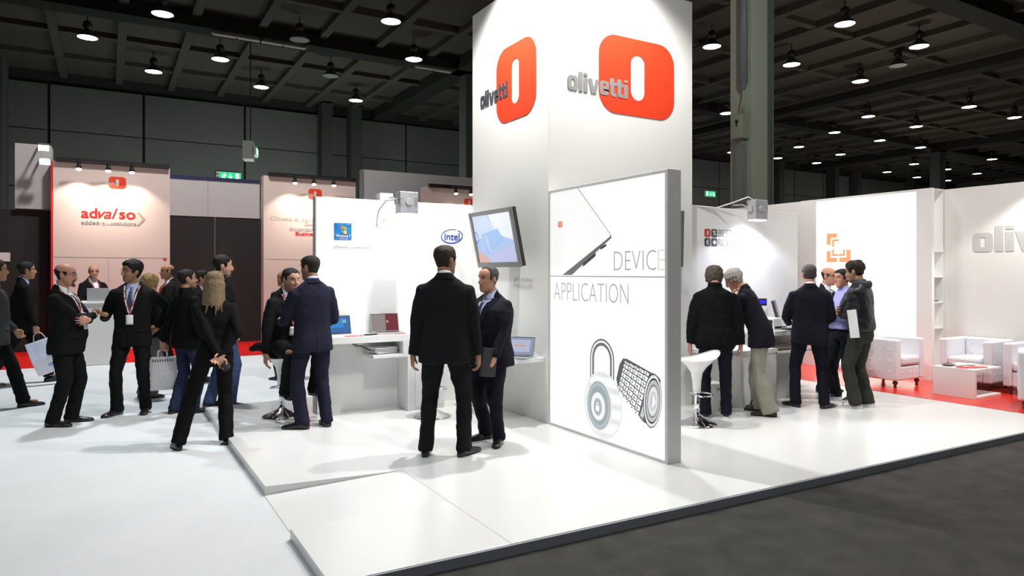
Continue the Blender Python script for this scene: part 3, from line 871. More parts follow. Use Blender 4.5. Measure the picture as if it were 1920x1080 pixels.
for k, (rx, rz, m) in enumerate(((.112, .232, 'ink_dark'), (.106, .222, 'ink_ringA'), (.090, .195, 'ink_dark'), (.084, .180, 'ink_ringB'), (.066, .145, 'ink_grip'), (.058, .125, 'ink_ringA'), (.040, .085, 'ink_mid2'))):
    cc = {'ink_dark': (.05, .05, .055), 'ink_ringA': (.82, .82, .83), 'ink_ringB': (.55, .55, .57), 'ink_grip': (.30, .30, .32), 'ink_mid2': (.62, .62, .64)}[m]
    pu([ell(ec[0] + k * .003, ec[1], rx, rz, 44, -.12)], 'poster_cylinder', inkmat(m, cc, .7), 7 + k)
pu([[(1.585, .50), (1.60, .63), (1.63, .56)]], 'poster_cylinder', inkmat('ink_white', (.9, .9, .9), .8), 15)

# wall screens -----------------------------------------------------------------------------------
def wall_screen(name, label, M):
    s = thing(name, label, 'wall screen')
    s.matrix_world = M          # local x = reading direction, y = up, z = out of the screen
    MB().box(-.475, .475, -.315, .315, -.02, .035).build('casing', M_black, s, bevel=.004)
    fr = MB()
    fr.box(-.485, .485, .272, .318, .03, .05).box(-.485, .485, -.318, -.262, .03, .05).box(-.485, -.43, -.262, .272, .03, .05).box(.43, .485, -.262, .272, .03, .05)
    fr.build('bezel', mat('bezel_grey', (.22, .22, .215), .4, metal=.5), s, bevel=.003)
    scr = MB().box(-.43, .43, -.262, .272, .034, .038).build('screen', mat('screen_blue', (.1, .1, .12), .15, emit=(.36, .52, .86), estr=.62, spec=.6), s)
    L = [('picture', (.62, .74, .95), [(-.43, .0), (-.43, .27), (-.1, .27), (.10, .10), (-.2, .02)]),
         ('picture', (.90, .95, 1.0), [(-.05, .27), (.43, .27), (.43, -.03), (.2, .02), (.05, .10)]),
         ('picture', (.32, .56, .92), [(-.27, .06), (.12, .11), (.20, -.02), (-.19, -.17)]),
         ('picture', (.50, .66, .93), [(-.22, .045), (-.16, .05), (-.10, -.13), (-.16, -.15)]),
         ('picture', (.78, .42, .34), [(-.43, -.11), (-.36, -.15), (-.22, -.20), (-.17, -.262), (-.43, -.262)]),
         ('picture', (.55, .57, .90), [(-.17, -.20), (.43, -.06), (.43, -.262), (-.17, -.262)])]
    for k, (nm, c, pts) in enumerate(L):
        me = flat_mesh(nm, [pts], .0006)
        me.materials.append(mat('picture_%d' % k, (.05, .05, .05), .2, emit=c, estr=.62))
        o = bpy.data.objects.new(nm, me)
        COL.objects.link(o)
        o.parent = scr
        o.location = (0, 0, .0385 + .0005 * k)
    me = flat_mesh('picture', [ell(-.40, .03, .05, .065, 30), ell(-.40, .03, .036, .050, 30)], .0006)
    me.materials.append(mat('picture_ring', (.05, .05, .05), .2, emit=(.20, .25, .75), estr=.62))
    o = bpy.data.objects.new('picture', me); COL.objects.link(o); o.parent = scr; o.location = (0, 0, .0425)
    MB().box(-.10, .10, -.10, .10, -.20, -.02).build('bracket', M_black, s)
    return s
tilt = math.atan2(.13, .62)
def screen_matrix(c, right, outw, tilt=tilt):
    r = Vector(right).normalized()
    u = (Vector((0, 0, 1)) * math.cos(tilt) + Vector(outw) * math.sin(tilt)).normalized()
    n = r.cross(u)
    M = Matrix((r, u, n)).transposed().to_4x4()
    M.translation = Vector(c)
    return M
wall_screen('wall_screen', 'wall screen with a blue picture on the left face of the tower', screen_matrix((3.70, 6.62, 2.025), (0, -1, 0), (-1, 0, 0)))
wall_screen('wall_screen', 'wall screen seen edge on behind the backlit poster wall', screen_matrix((5.165, 5.80, 2.03), (1, 0, 0), (0, -1, 0), .03))

# counters ---------------------------------------------------------------------------------------
c1 = thing('counter', 'white counter with a brochure shelf under the left white wall', 'counter', (2.0, 7.33, .07))
MB().box(.05, .975, 0, .36, .80, .877).build('top', M_white, c1, bevel=.003)
MB().box(.935, .975, 0, .36, 0, .80).build('side_panel', M_white, c1, bevel=.003)
MB().box(.0, .95, .335, .355, 0, .80).build('back_panel', M_white, c1)
MB().box(.53, .935, .0, .345, .62, .655).build('shelf', M_white, c1, bevel=.003)
MB().box(.88, .935, .0, .345, .655, .80).build('divider', M_white, c1)
m = MB().tube([(.35, .33, .80), (.42, .28, .74), (.47, .2, .75), (.55, .15, .70)], .005, 6).tube([(.30, .34, .79), (.40, .30, .77), (.5, .25, .72), (.62, .2, .68)], .004, 6)
m.build('cable', M_black, c1, smooth=True)
cb1 = thing('cabinet', 'white cabinet with one door beside the left counter', 'cabinet', (2.98, 7.33, .07))
MB().box(0, .42, .012, .355, 0, .80).build('body', mat('cabinet_white', (.80, .80, .78), .5), cb1, bevel=.003)
dr = MB().box(.05, .40, 0, .012, .05, .78).build('door', M_white, cb1, bevel=.002)
MB().box(.36, .375, -.012, 0, .38, .46).build('handle', M_alu, dr)
MB().box(-.005, .43, 0, .36, .80, .877).build('top', M_white, cb1, bevel=.003)

c3 = thing('shelf_desk', 'white shelf desk with two laptops on the left face of the tower', 'shelf desk', (3.46, 6.03, 0))
MB().box(0, .484, 0, .98, .712, .755).build('top', M_white, c3, bevel=.003)
MB().box(.30, .484, .90, .92, .40, .712).build('support', M_white, c3)

c2 = thing('counter', 'white stepped counter with printer under the BEST RETAIL wall', 'counter', (6.02, 5.5, .07))
MB().box(0, .92, 0, .545, .62, .665).build('low_top', M_white, c2, bevel=.003)
bd = MB().box(.30, .905, .015, .54, 0, .62).build('cabinet', M_white, c2, bevel=.003)
dd = MB().box(.47, .895, 0, .015, .03, .60).build('door', mat('cabinet_white', (.80, .80, .78), .5), bd, bevel=.002)
MB().box(.50, .512, -.014, 0, .26, .36).build('handle', M_alu, dd)
MB().box(.86, 1.58, 0, .545, .815, .872).build('high_top', M_white, c2, bevel=.003)
MB().box(.90, 1.56, .20, .545, 0, .815).build('back_panel', mat('panel_warm_grey', (.52, .51, .50), .6), c2)
MB().box(.92, 1.56, 0, .20, .60, .63).build('shelf', M_white, c2, bevel=.003)

# bins
def bin_(loc, label):
    b = thing('waste_bin', label, 'waste bin', loc, group='white waste bins')
    MB().lathe([(.0, .0), (.10, .0), (.105, .01), (.135, .30), (.14, .305), (.14, .32), (.128, .32), (.10, .02), (.0, .015)], n=28).build('body', M_white, b, smooth=True)
    MB().box(-.03, .03, -.142, -.13, .25, .28).build('handle', M_grey, b)
bin_((3.66, 7.30, .07), 'white waste bin under the counter between the two talking men')
bin_((5.93, 5.62, .07), 'white waste bin behind the bar stool at the poster wall')

# bar stools ---------------------------------------------------------------------------------------
M_seatw = mat('stool_white', (.86, .86, .86), .25, coat=.4)
def make_stool(loc, rotz, label):
    s = thing('bar_stool', label, 'bar stool', loc, rotz, group='white bar stools with chrome foot')
    MB().lathe([(.0, .0), (.205, .0), (.21, .008), (.19, .02), (.12, .045), (.06, .075), (.035, .10), (.0, .10)], n=32).build('base', M_chrome, s, smooth=True)
    MB().tube([(0, 0, .09), (0, 0, .33)], .028, 18).tube([(0, 0, .33), (0, 0, .35)], .042, 18).build('column', M_chrome, s, smooth=True)
    fr = MB()
    ang = [a * D2R for a in range(-200, 21, 15)]
    fr.tube([(.03, 0, .31)] + [(.13 * math.cos(a), -.02 + .15 * math.sin(a), .31) for a in ang] + [(-.03, 0, .31)], .009, 8)
    fr.build('footrest', M_chrome, s, smooth=True)
    # seat shell with its moulded stem flowing down round the column
    prof = []
    n = 28
    ang = np.arange(n) * 2 * PI / n
    rings = []
    for z, rx, ry, yc, lip in ((.34, .045, .040, 0, 0), (.45, .052, .045, 0, 0), (.54, .068, .060, 0, 0), (.60, .11, .10, 0, 0), (.645, .17, .15, 0, .02), (.675, .205, .185, 0, .05), (.685, .215, .195, 0, .07), (.672, .19, .17, 0, .06), (.655, .12, .11, 0, .02), (.65, .02, .02, 0, 0)):
        back = np.clip(-np.sin(ang), 0, 1)
        rings.append(np.stack([np.cos(ang) * rx, np.sin(ang) * ry + yc - back * lip * .7, z + back ** 2 * lip * 1.2 - np.clip(np.sin(ang), 0, 1) * lip * .25], 1))
    o = MB().loft(rings).build('seat', M_seatw, s, smooth=True)
    MB().box(.05, .062, -.035, -.028, .52, .60).box(.045, .07, -.04, -.03, .51, .53).build('lever', M_grey, s)
    return s
make_stool((1.64, 7.77, .07), 150 * D2R, 'white bar stool with seated man at the open end of the left wall')
make_stool((5.26, 5.17, .07), 75 * D2R, 'white bar stool with no one on it beside the backlit poster wall')
make_stool((3.06, 6.93, .07), 20 * D2R, 'white bar stool standing behind the tallest man on the platform')

# laptops and small items --------------------------------------------------------------------------
def laptop(loc, rotz, label, w, d, colb, scr, tiltdeg=18, group='laptops on the counters'):
    l = thing('laptop', label, 'laptop', loc, rotz, group=group)
    b = MB().box(-w / 2, w / 2, -d, 0, 0, .018).build('base', colb, l, bevel=.004)
    MB().box(-w / 2 + .02, w / 2 - .02, -d * .55, -.03, .018, .020).build('keyboard', M_black, b)
    R = Matrix.Rotation(-tiltdeg * D2R, 4, 'X')
    R.translation = (0, 0, .012)
    lid = MB().box(-w / 2, w / 2, -.004, .008, 0, d * .92, M=R).build('lid', colb if colb is not M_white else M_black, l, bevel=.003)
    sc = MB().box(-w / 2 + .008, w / 2 - .008, -.0052, -.0038, .012, d * .90, M=R).build('screen', M_black, lid)
    for k, (c, (u0, u1, v0, v1)) in enumerate(scr):
        MB().box(-w / 2 + u0 * w, -w / 2 + u1 * w, -.0062 - .0004 * k, -.0050, v0 * d * .9, v1 * d * .9, M=R).build('screen_picture', mat('pic_%d_%d_%d' % tuple(int(x * 99) for x in c), (.02, .02, .02), .2, emit=c, estr=.8), sc)
    return l
laptop((2.20, 7.60, .947), 0, 'white laptop with a blue screen beside the man in the navy suit', .33, .23, M_white, [((.02, .12, .35), (.03, .97, .06, .98)), ((.02, .22, .55), (.03, .75, .35, .85)), ((.20, .40, .45), (.72, .85, .6, .8))])
laptop((2.775, 7.615, .947), -4 * D2R, 'silver laptop with a half dark red screen on the left counter', .33, .24, M_alu, [((.26, .22, .22), (.03, .52, .06, .97)), ((.16, .02, .03), (.52, .97, .06, .97)), ((.45, .40, .42), (.55, .62, .5, .62))])
laptop((3.74, 6.22, .755), -50 * D2R, 'open laptop with a grey blue screen on the tower shelf desk, front one', .32, .23, M_alu, [((.26, .29, .42), (.03, .97, .06, .97)), ((.42, .46, .60), (.15, .85, .2, .85)), ((.6, .25, .25), (.3, .7, .5, .56))], 25)
laptop((3.74, 6.75, .755), -50 * D2R, 'open laptop on the tower shelf desk, rear one behind the stout man', .32, .23, M_alu, [((.26, .29, .42), (.03, .97, .06, .97))], 25)
def paper(name, loc, rotz, label, w, d, t, m, cat, group=None):
    o = MB().box(-w / 2, w / 2, -d / 2, d / 2, 0, t).build(name, m, bevel=.001)
    o.location, o.rotation_euler = loc, (0, 0, rotz)
    return tag(o, label, cat, group)
M_brred = mat('brochure_red', (.62, .03, .03), .4)
M_paper = mat('paper_white', (.85, .85, .86), .5)
paper('brochure', (2.32, 7.358, .9475), .04, 'red brochure flat on the left counter before the blue laptop', .21, .04, .006, M_brred, 'brochure')
paper('mat', (2.775, 7.352, .9475), 0, 'red mat along the counter edge before the silver laptop', .30, .03, .003, mat('mat_pink', (.80, .25, .22), .5), 'mat')
paper('folder', (2.49, 7.50, .9475), .3, 'pale grey folder flat between the two left laptops', .15, .12, .008, mat('folder_grey', (.45, .52, .55), .5), 'folder')
paper('remote_control', (2.525, 7.40, .9475), .2, 'small black remote lying in front of the silver laptop', .15, .05, .015, M_black, 'remote control')
for k in range(6):
    paper('magazine', (2.69 + .012 * math.sin(k * 2.1), 7.51 + .008 * math.cos(k * 1.7), .7255 + k * .0125), .25 + .1 * math.sin(k * 1.3), ('lowest', 'second', 'third', 'fourth', 'fifth', 'topmost')[k] + ' magazine of the stack on the shelf of the left counter', .29, .21, .0115, M_paper if k % 2 else mat('paper_lilac', (.62, .60, .66), .5), 'magazine', 'magazines on the counter shelf')
# right counter
pr = thing('receipt_printer', 'white box printer with black front on the right counter', 'printer', (7.03, 5.68, .942))
MB().box(-.075, .075, -.11, .11, 0, .15).build('casing', mat('printer_white', (.78, .77, .80), .4), pr, bevel=.012)
MB().box(-.079, -.074, -.09, .10, .02, .125).box(-.06, .06, -.114, -.11, .02, .05).build('front', M_black, pr, bevel=.003)
pdp = thing('customer_display', 'black pole display with a blue lit window on the right counter', 'customer display', (7.0, 5.86, .942), -25 * D2R)
MB().box(-.05, .05, -.05, .05, 0, .02).build('base', M_black, pdp)
MB().tube([(0, 0, .02), (0, 0, .30)], .016, 10).build('pole', M_black, pdp)
hd = MB().box(-.12, .12, -.025, .025, .29, .38).build('display_head', M_black, pdp, bevel=.006)
MB().box(-.095, .10, -.028, -.025, .315, .36).build('display_window', mat('lcd_blue', (.01, .01, .1), .3, emit=(.03, .02, .75), estr=1.0), hd)
mo = thing('till_monitor', 'dark tilted till monitor beside the printer on the right counter', 'monitor', (7.40, 5.82, .942), 35 * D2R)
MB().box(-.10, .10, -.07, .07, 0, .02).tube([(0, .02, .02), (0, .03, .12)], .025, 10).build('stand', M_black, mo)
MB().box(-.17, .17, -.015, .02, .06, .36, M=Matrix.Rotation(-.25, 4, 'X')).build('panel', mat('monitor_dark', (.045, .045, .065), .35), mo, bevel=.006)
paper('card_reader', (7.21, 5.58, .942), .2, 'black flat card reader on the right counter', .16, .12, .025, mat('reader_grey', (.06, .06, .075), .4), 'card reader')
paper('document', (7.19, 5.80, .943), .1, 'white sheet standing behind the card reader', .10, .01, .12, M_paper, 'document')
for k in range(3):
    paper('book', (7.08 + .02 * k, 5.585, .701 + k * .024), .05 * k, ('lower', 'middle', 'upper')[k] + ' dark book on the shelf under the printer', .22, .15, .023, (mat('book_grey', (.10, .10, .10), .6), mat('book_tan', (.30, .25, .20), .6), mat('book_grey', (.10, .10, .10), .6))[k], 'book', 'books under the printer')
paper('document', (6.16, 5.60, .7355), .2, 'white papers on the low end of the right counter', .24, .18, .01, M_paper, 'papers')
m = MB().tube([(6.42, 5.46, .69), (6.44, 5.43, .50), (6.47, 5.43, .30), (6.44, 5.455, .17), (6.42, 5.465, .12)], .008, 8).tube([(6.46, 5.465, .12), (6.48, 5.44, .20), (6.54, 5.43, .26), (6.57, 5.43, .16), (6.56, 5.43, .082)], .007, 8)
tag(m.build('power_cable', M_black, smooth=True), 'black cable hanging down the front of the right counter', 'cable')
tag(MB().box(6.36, 6.50, 5.44, 5.49, .072, .112).build('power_strip', M_black, bevel=.01), 'black power strip on the floor between the two right men', 'power strip')

# backlit application wall, niche and lounge wall ------------------------------------------------
aw = thing('backlit_wall', 'long cream backlit wall with an orange square emblem behind the group of men', 'backlit wall', (10.35, 5.53, .07))
MB().box(0, .06, 0, .226, 0, 2.815).box(0, .06, 1.90, 2.20, 0, 2.815).box(0, .06, .226, 1.90, 2.78, 2.815).box(0, .06, .226, 1.90, 0, .07).build('frame', M_wallw, aw)
M_app = mat('application_glow', (.9, .88, .8), .4, emit=(1.0, .965, .87), estr=.96)
MB().box(.015, .06, .226, 1.90, .07, 2.78).build('lit_panel', M_app, aw)
def pa(loops, nm, m, lay=0):
    put(flat_mesh(nm, loops, .001), nm, m, aw, (10.362 - .0012 * lay, 7.43, 0), LEFT_R)
pale = mat('print_pale', (.8, .75, .62), .4, emit=(.97, .92, .80), estr=.93)
pa([[(0, 2.66), (.55, 2.83), (.95, 2.84), (0, 2.52)], [(0, 2.40), (1.0, 2.78), (1.2, 2.78), (0, 2.32)]], 'printed_curve', pale)
pa([[(.75, 1.80), (1.66, 2.22), (1.66, 2.14), (.75, 1.76)], [(.9, .40), (1.66, .95), (1.66, .92), (.9, .37)]], 'printed_curve', pale)
M_appo = mat('print_orange', (.35, .09, .03), .4, emit=(.90, .40, .20), estr=.72)
G = [(0, .0), (.36, .0)]
def br(x, z, sx, sz, L, t):
    return [(x, z), (x + sx * L, z), (x + sx * L, z + sz * t), (x + sx * t, z + sz * t), (x + sx * t, z + sz * L), (x, z + sz * L)]
pa([br(.19, 2.30, 1, -1, .19, .075), br(.19, 1.82, 1, 1, .19, .075), br(.62, 1.82, -1, 1, .20, .075)], 'application_emblem', M_appo)
pa([br(.29, 2.20, 1, -1, .13, .035), br(.29, 1.92, 1, 1, .11, .035), br(.52, 1.92, -1, 1, .11, .035)], 'application_emblem', M_appo)
M_appt = mat('print_letter_pale', (.8, .77, .7), .4, emit=(.86, .82, .74), estr=.9)
put(text_mesh('lettering', 'APPLICATION', .76, .115, -.004, thick=.001), 'lettering', M_appt, aw, (10.36, 7.02, 2.205), LEFT_R)
put(text_mesh('lettering', 'WAREHOUSE', .76, .115, -.004, thick=.001), 'lettering', M_appt, aw, (10.36, 7.02, 2.065), LEFT_R)
put(wordmark_mesh('lettering', .30, .08, .001), 'lettering', M_appt, aw, (10.36, 7.26, 1.68), LEFT_R)
# block body behind the lit face, with an open shelf end
MB().box(.06, .30, .50, 2.20, 0, 2.81).build('core', M_wallw, aw)
sb = MB()
for z in (0.0, .75, 1.13, 1.505, 1.88, 2.79):
    sb.box(.06, .30, 0, .50, z, z + .02)
sb.box(.30, .315, 0, .50, 0, 2.81)
sb.build('open_shelf', mat('niche_white', (.80, .79, .78), .5), aw)
nb = paper('leaflet_stack', (10.52, 5.70, 1.2205), 0, 'dark blue leaflet stack in the open shelf end of the backlit wall', .20, .24, .012, mat('leaflet_blue', (.01, .02, .10), .5), 'leaflets')
nb = tag(MB().box(10.46, 10.64, 5.85, 5.86, 1.235, 1.53).build('brochure', mat('brochure_blue', (.12, .20, .50), .5)), 'blue brochure standing in the open shelf end of the backlit wall', 'brochure')
tag(MB().box(10.45, 10.6, 7.735, 12.0, .07, 2.89).build('partition_wall', M_wallw), 'white partition wall running on behind the BEST RETAIL wall', 'partition wall', kind='thing')
ow = tag(MB().box(10.668, 10.8, 1.5, 5.53, .07, 2.875).build('partition_wall', mat('lounge_wall', (.78, .76, .73), .6), bevel=.003), 'white lounge wall with one big grey word behind the armchairs', 'partition wall', kind='thing')
put(wordmark_mesh('lettering', 1.62, .355), 'lettering', mat('lounge_letter', (.53, .52, .515), .5), ow, (10.664, 5.13, 1.94), LEFT_R)

# lounge ---------------------------------------------------------------------------------------------
M_leather = mat('white_leather', (.76, .76, .80), .38, coat=.15, bump=(14, .25))
M_wood = mat('turned_wood', (.10, .03, .012), .3)
def make_chair():
    c = thing('armchair', '', 'armchair')
    W_, D_, H_ = .66, .62, .66           # local: front looks to +X, width along Y
    a = .105
    bev = .022
    for s in (-1, 1):
        y0, y1 = (W_ / 2 - a, W_ / 2) if s > 0 else (-W_ / 2, -W_ / 2 + a)
        ar = MB().box(-D_ / 2, D_ / 2, y0, y1, .10, H_).build('armrest', M_leather, c, bevel=bev)
        b = MB()
        for ix in range(4):
            for iz in range(3):
                b.ball((-.21 + ix * .14, s * (W_ / 2 + .001), .22 + iz * .15), (.013, .006, .013), 8)
        b.build('button', M_leather, ar, smooth=True)
    bk = MB().box(-D_ / 2, -D_ / 2 + .14, -W_ / 2 + a, W_ / 2 - a, .10, H_).build('backrest', M_leather, c, bevel=bev)
    b = MB()
    for iy in range(3):
        for iz in range(2):
            b.ball((-D_ / 2 + .141, -.13 + iy * .13, .46 + iz * .12), (.006, .013, .013), 8)
    for iy in range(4):
        for iz in range(3):
            b.ball((-D_ / 2 - .001, -.22 + iy * .147, .22 + iz * .15), (.006, .013, .013), 8)
    b.build('button', M_leather, bk, smooth=True)
    MB().box(-D_ / 2 + .14, D_ / 2 - .01, -W_ / 2 + a, W_ / 2 - a, .10, .29).build('front_panel', M_leather, c, bevel=bev)
    b = MB()
    for iy in range(4):
        b.ball((D_ / 2 - .009, -.165 + iy * .11, .20), (.006, .012, .012), 8)
    b.build('button', M_leather, c, smooth=True)
    MB().box(-D_ / 2 + .15, D_ / 2 + .005, -W_ / 2 + a + .006, W_ / 2 - a - .006, .30, .42).build('seat_cushion', M_leather, c, bevel=.035)
    for sx in (-1, 1):
        for sy in (-1, 1):
            MB().lathe([(.0, .0), (.018, .0), (.022, .015), (.014, .03), (.034, .055), (.034, .075), (.02, .09), (.028, .10), (.0, .10)], (sx * (D_ / 2 - .07), sy * (W_ / 2 - .07), 0), 14).build('leg', M_wood, c, smooth=True)
    return c
pc = make_chair()
CH = [((9.53, 5.68, .074), -90, 'white button tufted armchair left of the low table, beside the man in the hooded jacket'),
      ((10.33, 4.93, .074), 180, 'white button tufted armchair behind the low table, nearest the open shelf end'),
      ((10.33, 4.14, .074), 180, 'white button tufted armchair cut by the right edge, beside the one behind the table'),
      ((9.45, 3.69, .074), 23, 'white button tufted armchair in front at the right edge, its back towards us')]
for i, (p, r, lbl) in enumerate(CH):
    o = pc if i == 0 else copy_tree(pc)
    o.location, o.rotation_euler = p, (0, 0, r * D2R)
    tag(o, lbl, 'armchair', 'white tufted armchairs in the lounge')
lt = thing('coffee_table', 'low white coffee table with open right side on the red floor', 'coffee table', (9.24, 4.42, .074))
MB().box(0, .64, 0, .51, .335, .365).build('top', M_white, lt, bevel=.003)
MB().box(0, .04, 0, .51, 0, .335).build('side_panel', M_white, lt, bevel=.003)
MB().box(.04, .64, 0, .51, 0, .028).build('base', M_white, lt, bevel=.003)
MB().box(.04, .62, .47, .51, .028, .335).build('rear_panel', M_white, lt)
for k, (x, y, r, m, lbl) in enumerate(((9.36, 4.62, .3, M_brred, 'red leaflet on the coffee table, nearest its left end'), (9.47, 4.56, -.2, M_brred, 'red leaflet on the coffee table, the front one'), (9.62, 4.53, .5, mat('leaflet_pink', (.85, .30, .25), .4), 'pink leaflet on the coffee table, nearest its open end'),
                               (9.50, 4.76, .1, M_paper, 'white magazine on the coffee table behind the red leaflets'), (9.68, 4.70, -.3, M_paper, 'white magazine on the coffee table at its rear right corner'), (9.40, 4.82, .2, mat('leaflet_dark', (.12, .06, .09), .5), 'dark leaflet on the coffee table at the back'))):
    paper('leaflet', (x, y, .4405 + .003 * k), r, lbl, .20, .13, .003, m, 'leaflet', 'leaflets on the coffee table')
# ================================================================== THE PEOPLE
# Every figure is modelled in its own frame (front +Y, left hand at -X ... right hand at +X, feet on z = 0) for a
# height of 1.80 m and scaled in the mesh data; body, jacket and trousers are grown from lofted limbs fused into
# one skin each.
PENDING = []          # (object, voxel size, smoothing steps, wrinkle strength, wrinkle scale)


def clouds(scale):
    n = 'folds_%d' % int(scale * 1000)
    t = bpy.data.textures.get(n)
    if t is None:
        t = bpy.data.textures.new(n, 'CLOUDS')
        t.noise_scale = scale
        t.noise_depth = 2
    return t


def fuse_all():
    """voxel-fuse everything in PENDING in one evaluation"""
    for o, vox, it, ws, wsc in PENDING:
        r = o.modifiers.new('fuse', 'REMESH')
        r.mode, r.voxel_size, r.adaptivity, r.use_smooth_shade = 'VOXEL', vox, 0.0, True
        if it:
            s = o.modifiers.new('soft', 'SMOOTH')
            s.factor, s.iterations = 0.5, it
        if ws:
            d = o.modifiers.new('folds', 'DISPLACE')
            d.texture = clouds(wsc)
            d.texture_coords = 'GLOBAL'
            d.strength, d.mid_level = ws, 0.5
    dg = bpy.context.evaluated_depsgraph_get()
    dg.update()
    new = [bpy.data.meshes.new_from_object(o.evaluated_get(dg)) for o, *_ in PENDING]
    for (o, *_), me in zip(PENDING, new):
        old = o.data
        o.modifiers.clear()
        me.name = old.name
        mats = list(old.materials)
        o.data = me
        me.materials.clear()
        for m in mats:
            me.materials.append(m)
        me.polygons.foreach_set('use_smooth', [True] * len(me.polygons))
        bpy.data.meshes.remove(old)
    PENDING.clear()


def sstep(a, b, x):
    t = min(max((x - a) / (b - a), 0.0), 1.0)
    return t * t * (3 - 2 * t)


HEADRINGS = [(-.118, .018, .072, .035), (-.108, .036, .088, .015), (-.09, .049, .094, -.012), (-.07, .056, .094, -.036), (-.045, .063, .092, -.056), (-.02, .068, .091, -.07),
             (.005, .071, .089, -.086), (.03, .074, .093, -.096), (.055, .0755, .091, -.1), (.08, .070, .079, -.093), (.10, .056, .056, -.073), (.112, .036, .030, -.047), (.119, .012, .004, -.022)]


def head_pt(z, th, grow=0.0):
    """point of the bare skull at height z and angle th (0 = front, +90 deg = right ear)"""
    R = HEADRINGS
    z = min(max(z, R[0][0]), R[-1][0])
    for i in range(len(R) - 1):
        if z <= R[i + 1][0]:
            break
    a, b = R[i], R[i + 1]
    t = (z - a[0]) / (b[0] - a[0])
    w, f, k = (a[j] + (b[j] - a[j]) * t for j in (1, 2, 3))
    c, d = (f + k) / 2, (f - k) / 2
    s, co = math.sin(th), math.cos(th)
    e = 2 / 2.25
    x = math.copysign(abs(s) ** e, s) * w
    y = math.copysign(abs(co) ** e, co) * d + c
    return np.array([x, y, z])


def ik(S, Wt, l1, l2, pole):
    S, Wt, pole = (Vector(v) for v in (S, Wt, pole))
    d = Wt - S
    L = min(d.length, (l1 + l2) * 0.998)
    d.normalize()
    a = (l1 * l1 - l2 * l2 + L * L) / (2 * L)
    hgt = math.sqrt(max(l1 * l1 - a * a, 1e-6))
    p = pole - d * pole.dot(d)
    p = p.normalized() if p.length > 1e-4 else Vector((0, -1, 0))
    return S + d * a + p * hgt, S + d * L


def hand(mb, wrist, fdir, palm_n, curl, side, k=1.0, spread=1.0, point=None):
    """palm, four unequal bent fingers and a thumb from the thumb side of the palm base.
    fdir: wrist to knuckles, palm_n: the way the palm faces, side +1 right hand / -1 left hand"""
    f = Vector(fdir).normalized()
    n = Vector(palm_n)
    n = (n - f * n.dot(f)).normalized()
    t = f.cross(n) * side                # towards the thumb
    Wv = Vector(wrist)
    def P(a, b, c):                      # along fingers, towards thumb, towards palm side
        return Wv + f * a * k + t * b * k + n * c * k
    rings = []
    for a, hw, ht, b0 in ((-.02, .026, .020, 0), (.0, .028, .020, 0), (.03, .037, .019, .002), (.06, .041, .017, .002), (.085, .042, .014, .0), (.096, .038, .010, 0)):
        ring = []
        for q in range(12):
            g = q * PI / 6
            ring.append(P(a, b0 + math.copysign(abs(math.cos(g)) ** .7, math.cos(g)) * hw, math.copysign(abs(math.sin(g)) ** .8, math.sin(g)) * ht))
        rings.append(ring)
    mb.loft(rings)
    for i, (b, L, r, a0) in enumerate(((.031, .072, .0088, .086), (.0105, .080, .0092, .090), (-.0105, .074, .0088, .087), (-.031, .058, .0078, .080))):
        c = curl * (1.0 + .10 * (i - 1)) if not (point == i) else .12
        ang = .15 * c
        p = (a0, b, 0.0)
        pts = [P(a0 - .02, b, 0), P(*p)]
        lat = (b / .031) * .05 * spread
        for seg, bend in ((.46, .75), (.30, .95), (.24, .55)):
            ang += bend * c
            p = (p[0] + math.cos(ang) * seg * L, p[1] + lat * seg * L * 4, p[2] + math.sin(ang) * seg * L)
            pts.append(P(*p))
        mb.tube(pts, [r * k * 1.05, r * k * 1.05, r * k, r * k * .92, r * k * .78], 8, hint=tuple(n), round_ends=True)
    pts = [P(.012, .022, .004), P(.036, .046, .014 + .010 * curl), P(.062, .056 - .012 * curl, .022 + .020 * curl), P(.084, .054 - .028 * curl, .026 + .030 * curl)]
    mb.tube(pts, [.014 * k, .0125 * k, .0105 * k, .0085 * k], 8, hint=tuple(n), round_ends=True)


HAIR = {   # front hairline, temple, sideburn, nape, thickness, roughness
    'short': dict(f=.072, t=.05, s=-.02, n=-.075, th=.013, na=.004),
    'crop': dict(f=.074, t=.052, s=-.015, n=-.065, th=.008, na=.0025),
    'receding': dict(f=.094, t=.085, s=-.02, n=-.072, th=.009, na=.003),
    'thick': dict(f=.064, t=.038, s=-.03, n=-.088, th=.021, na=.008),
    'spiky': dict(f=.070, t=.05, s=-.02, n=-.07, th=.022, na=.014),
    'bald': dict(f=.2, t=.2, s=-.02, n=-.072, th=.007, na=.002, top=.046),
    'balding': dict(f=.096, t=.09, s=-.02, n=-.078, th=.011, na=.003),
    'shaggy': dict(f=.06, t=.03, s=-.05, n=-.115, th=.026, na=.012),
    'curly': dict(f=.055, t=.0, s=-.07, n=-.13, th=.036, na=.018),
    'long': dict(f=.068, t=.03, s=-.09, n=-.125, th=.018, na=.004),
}


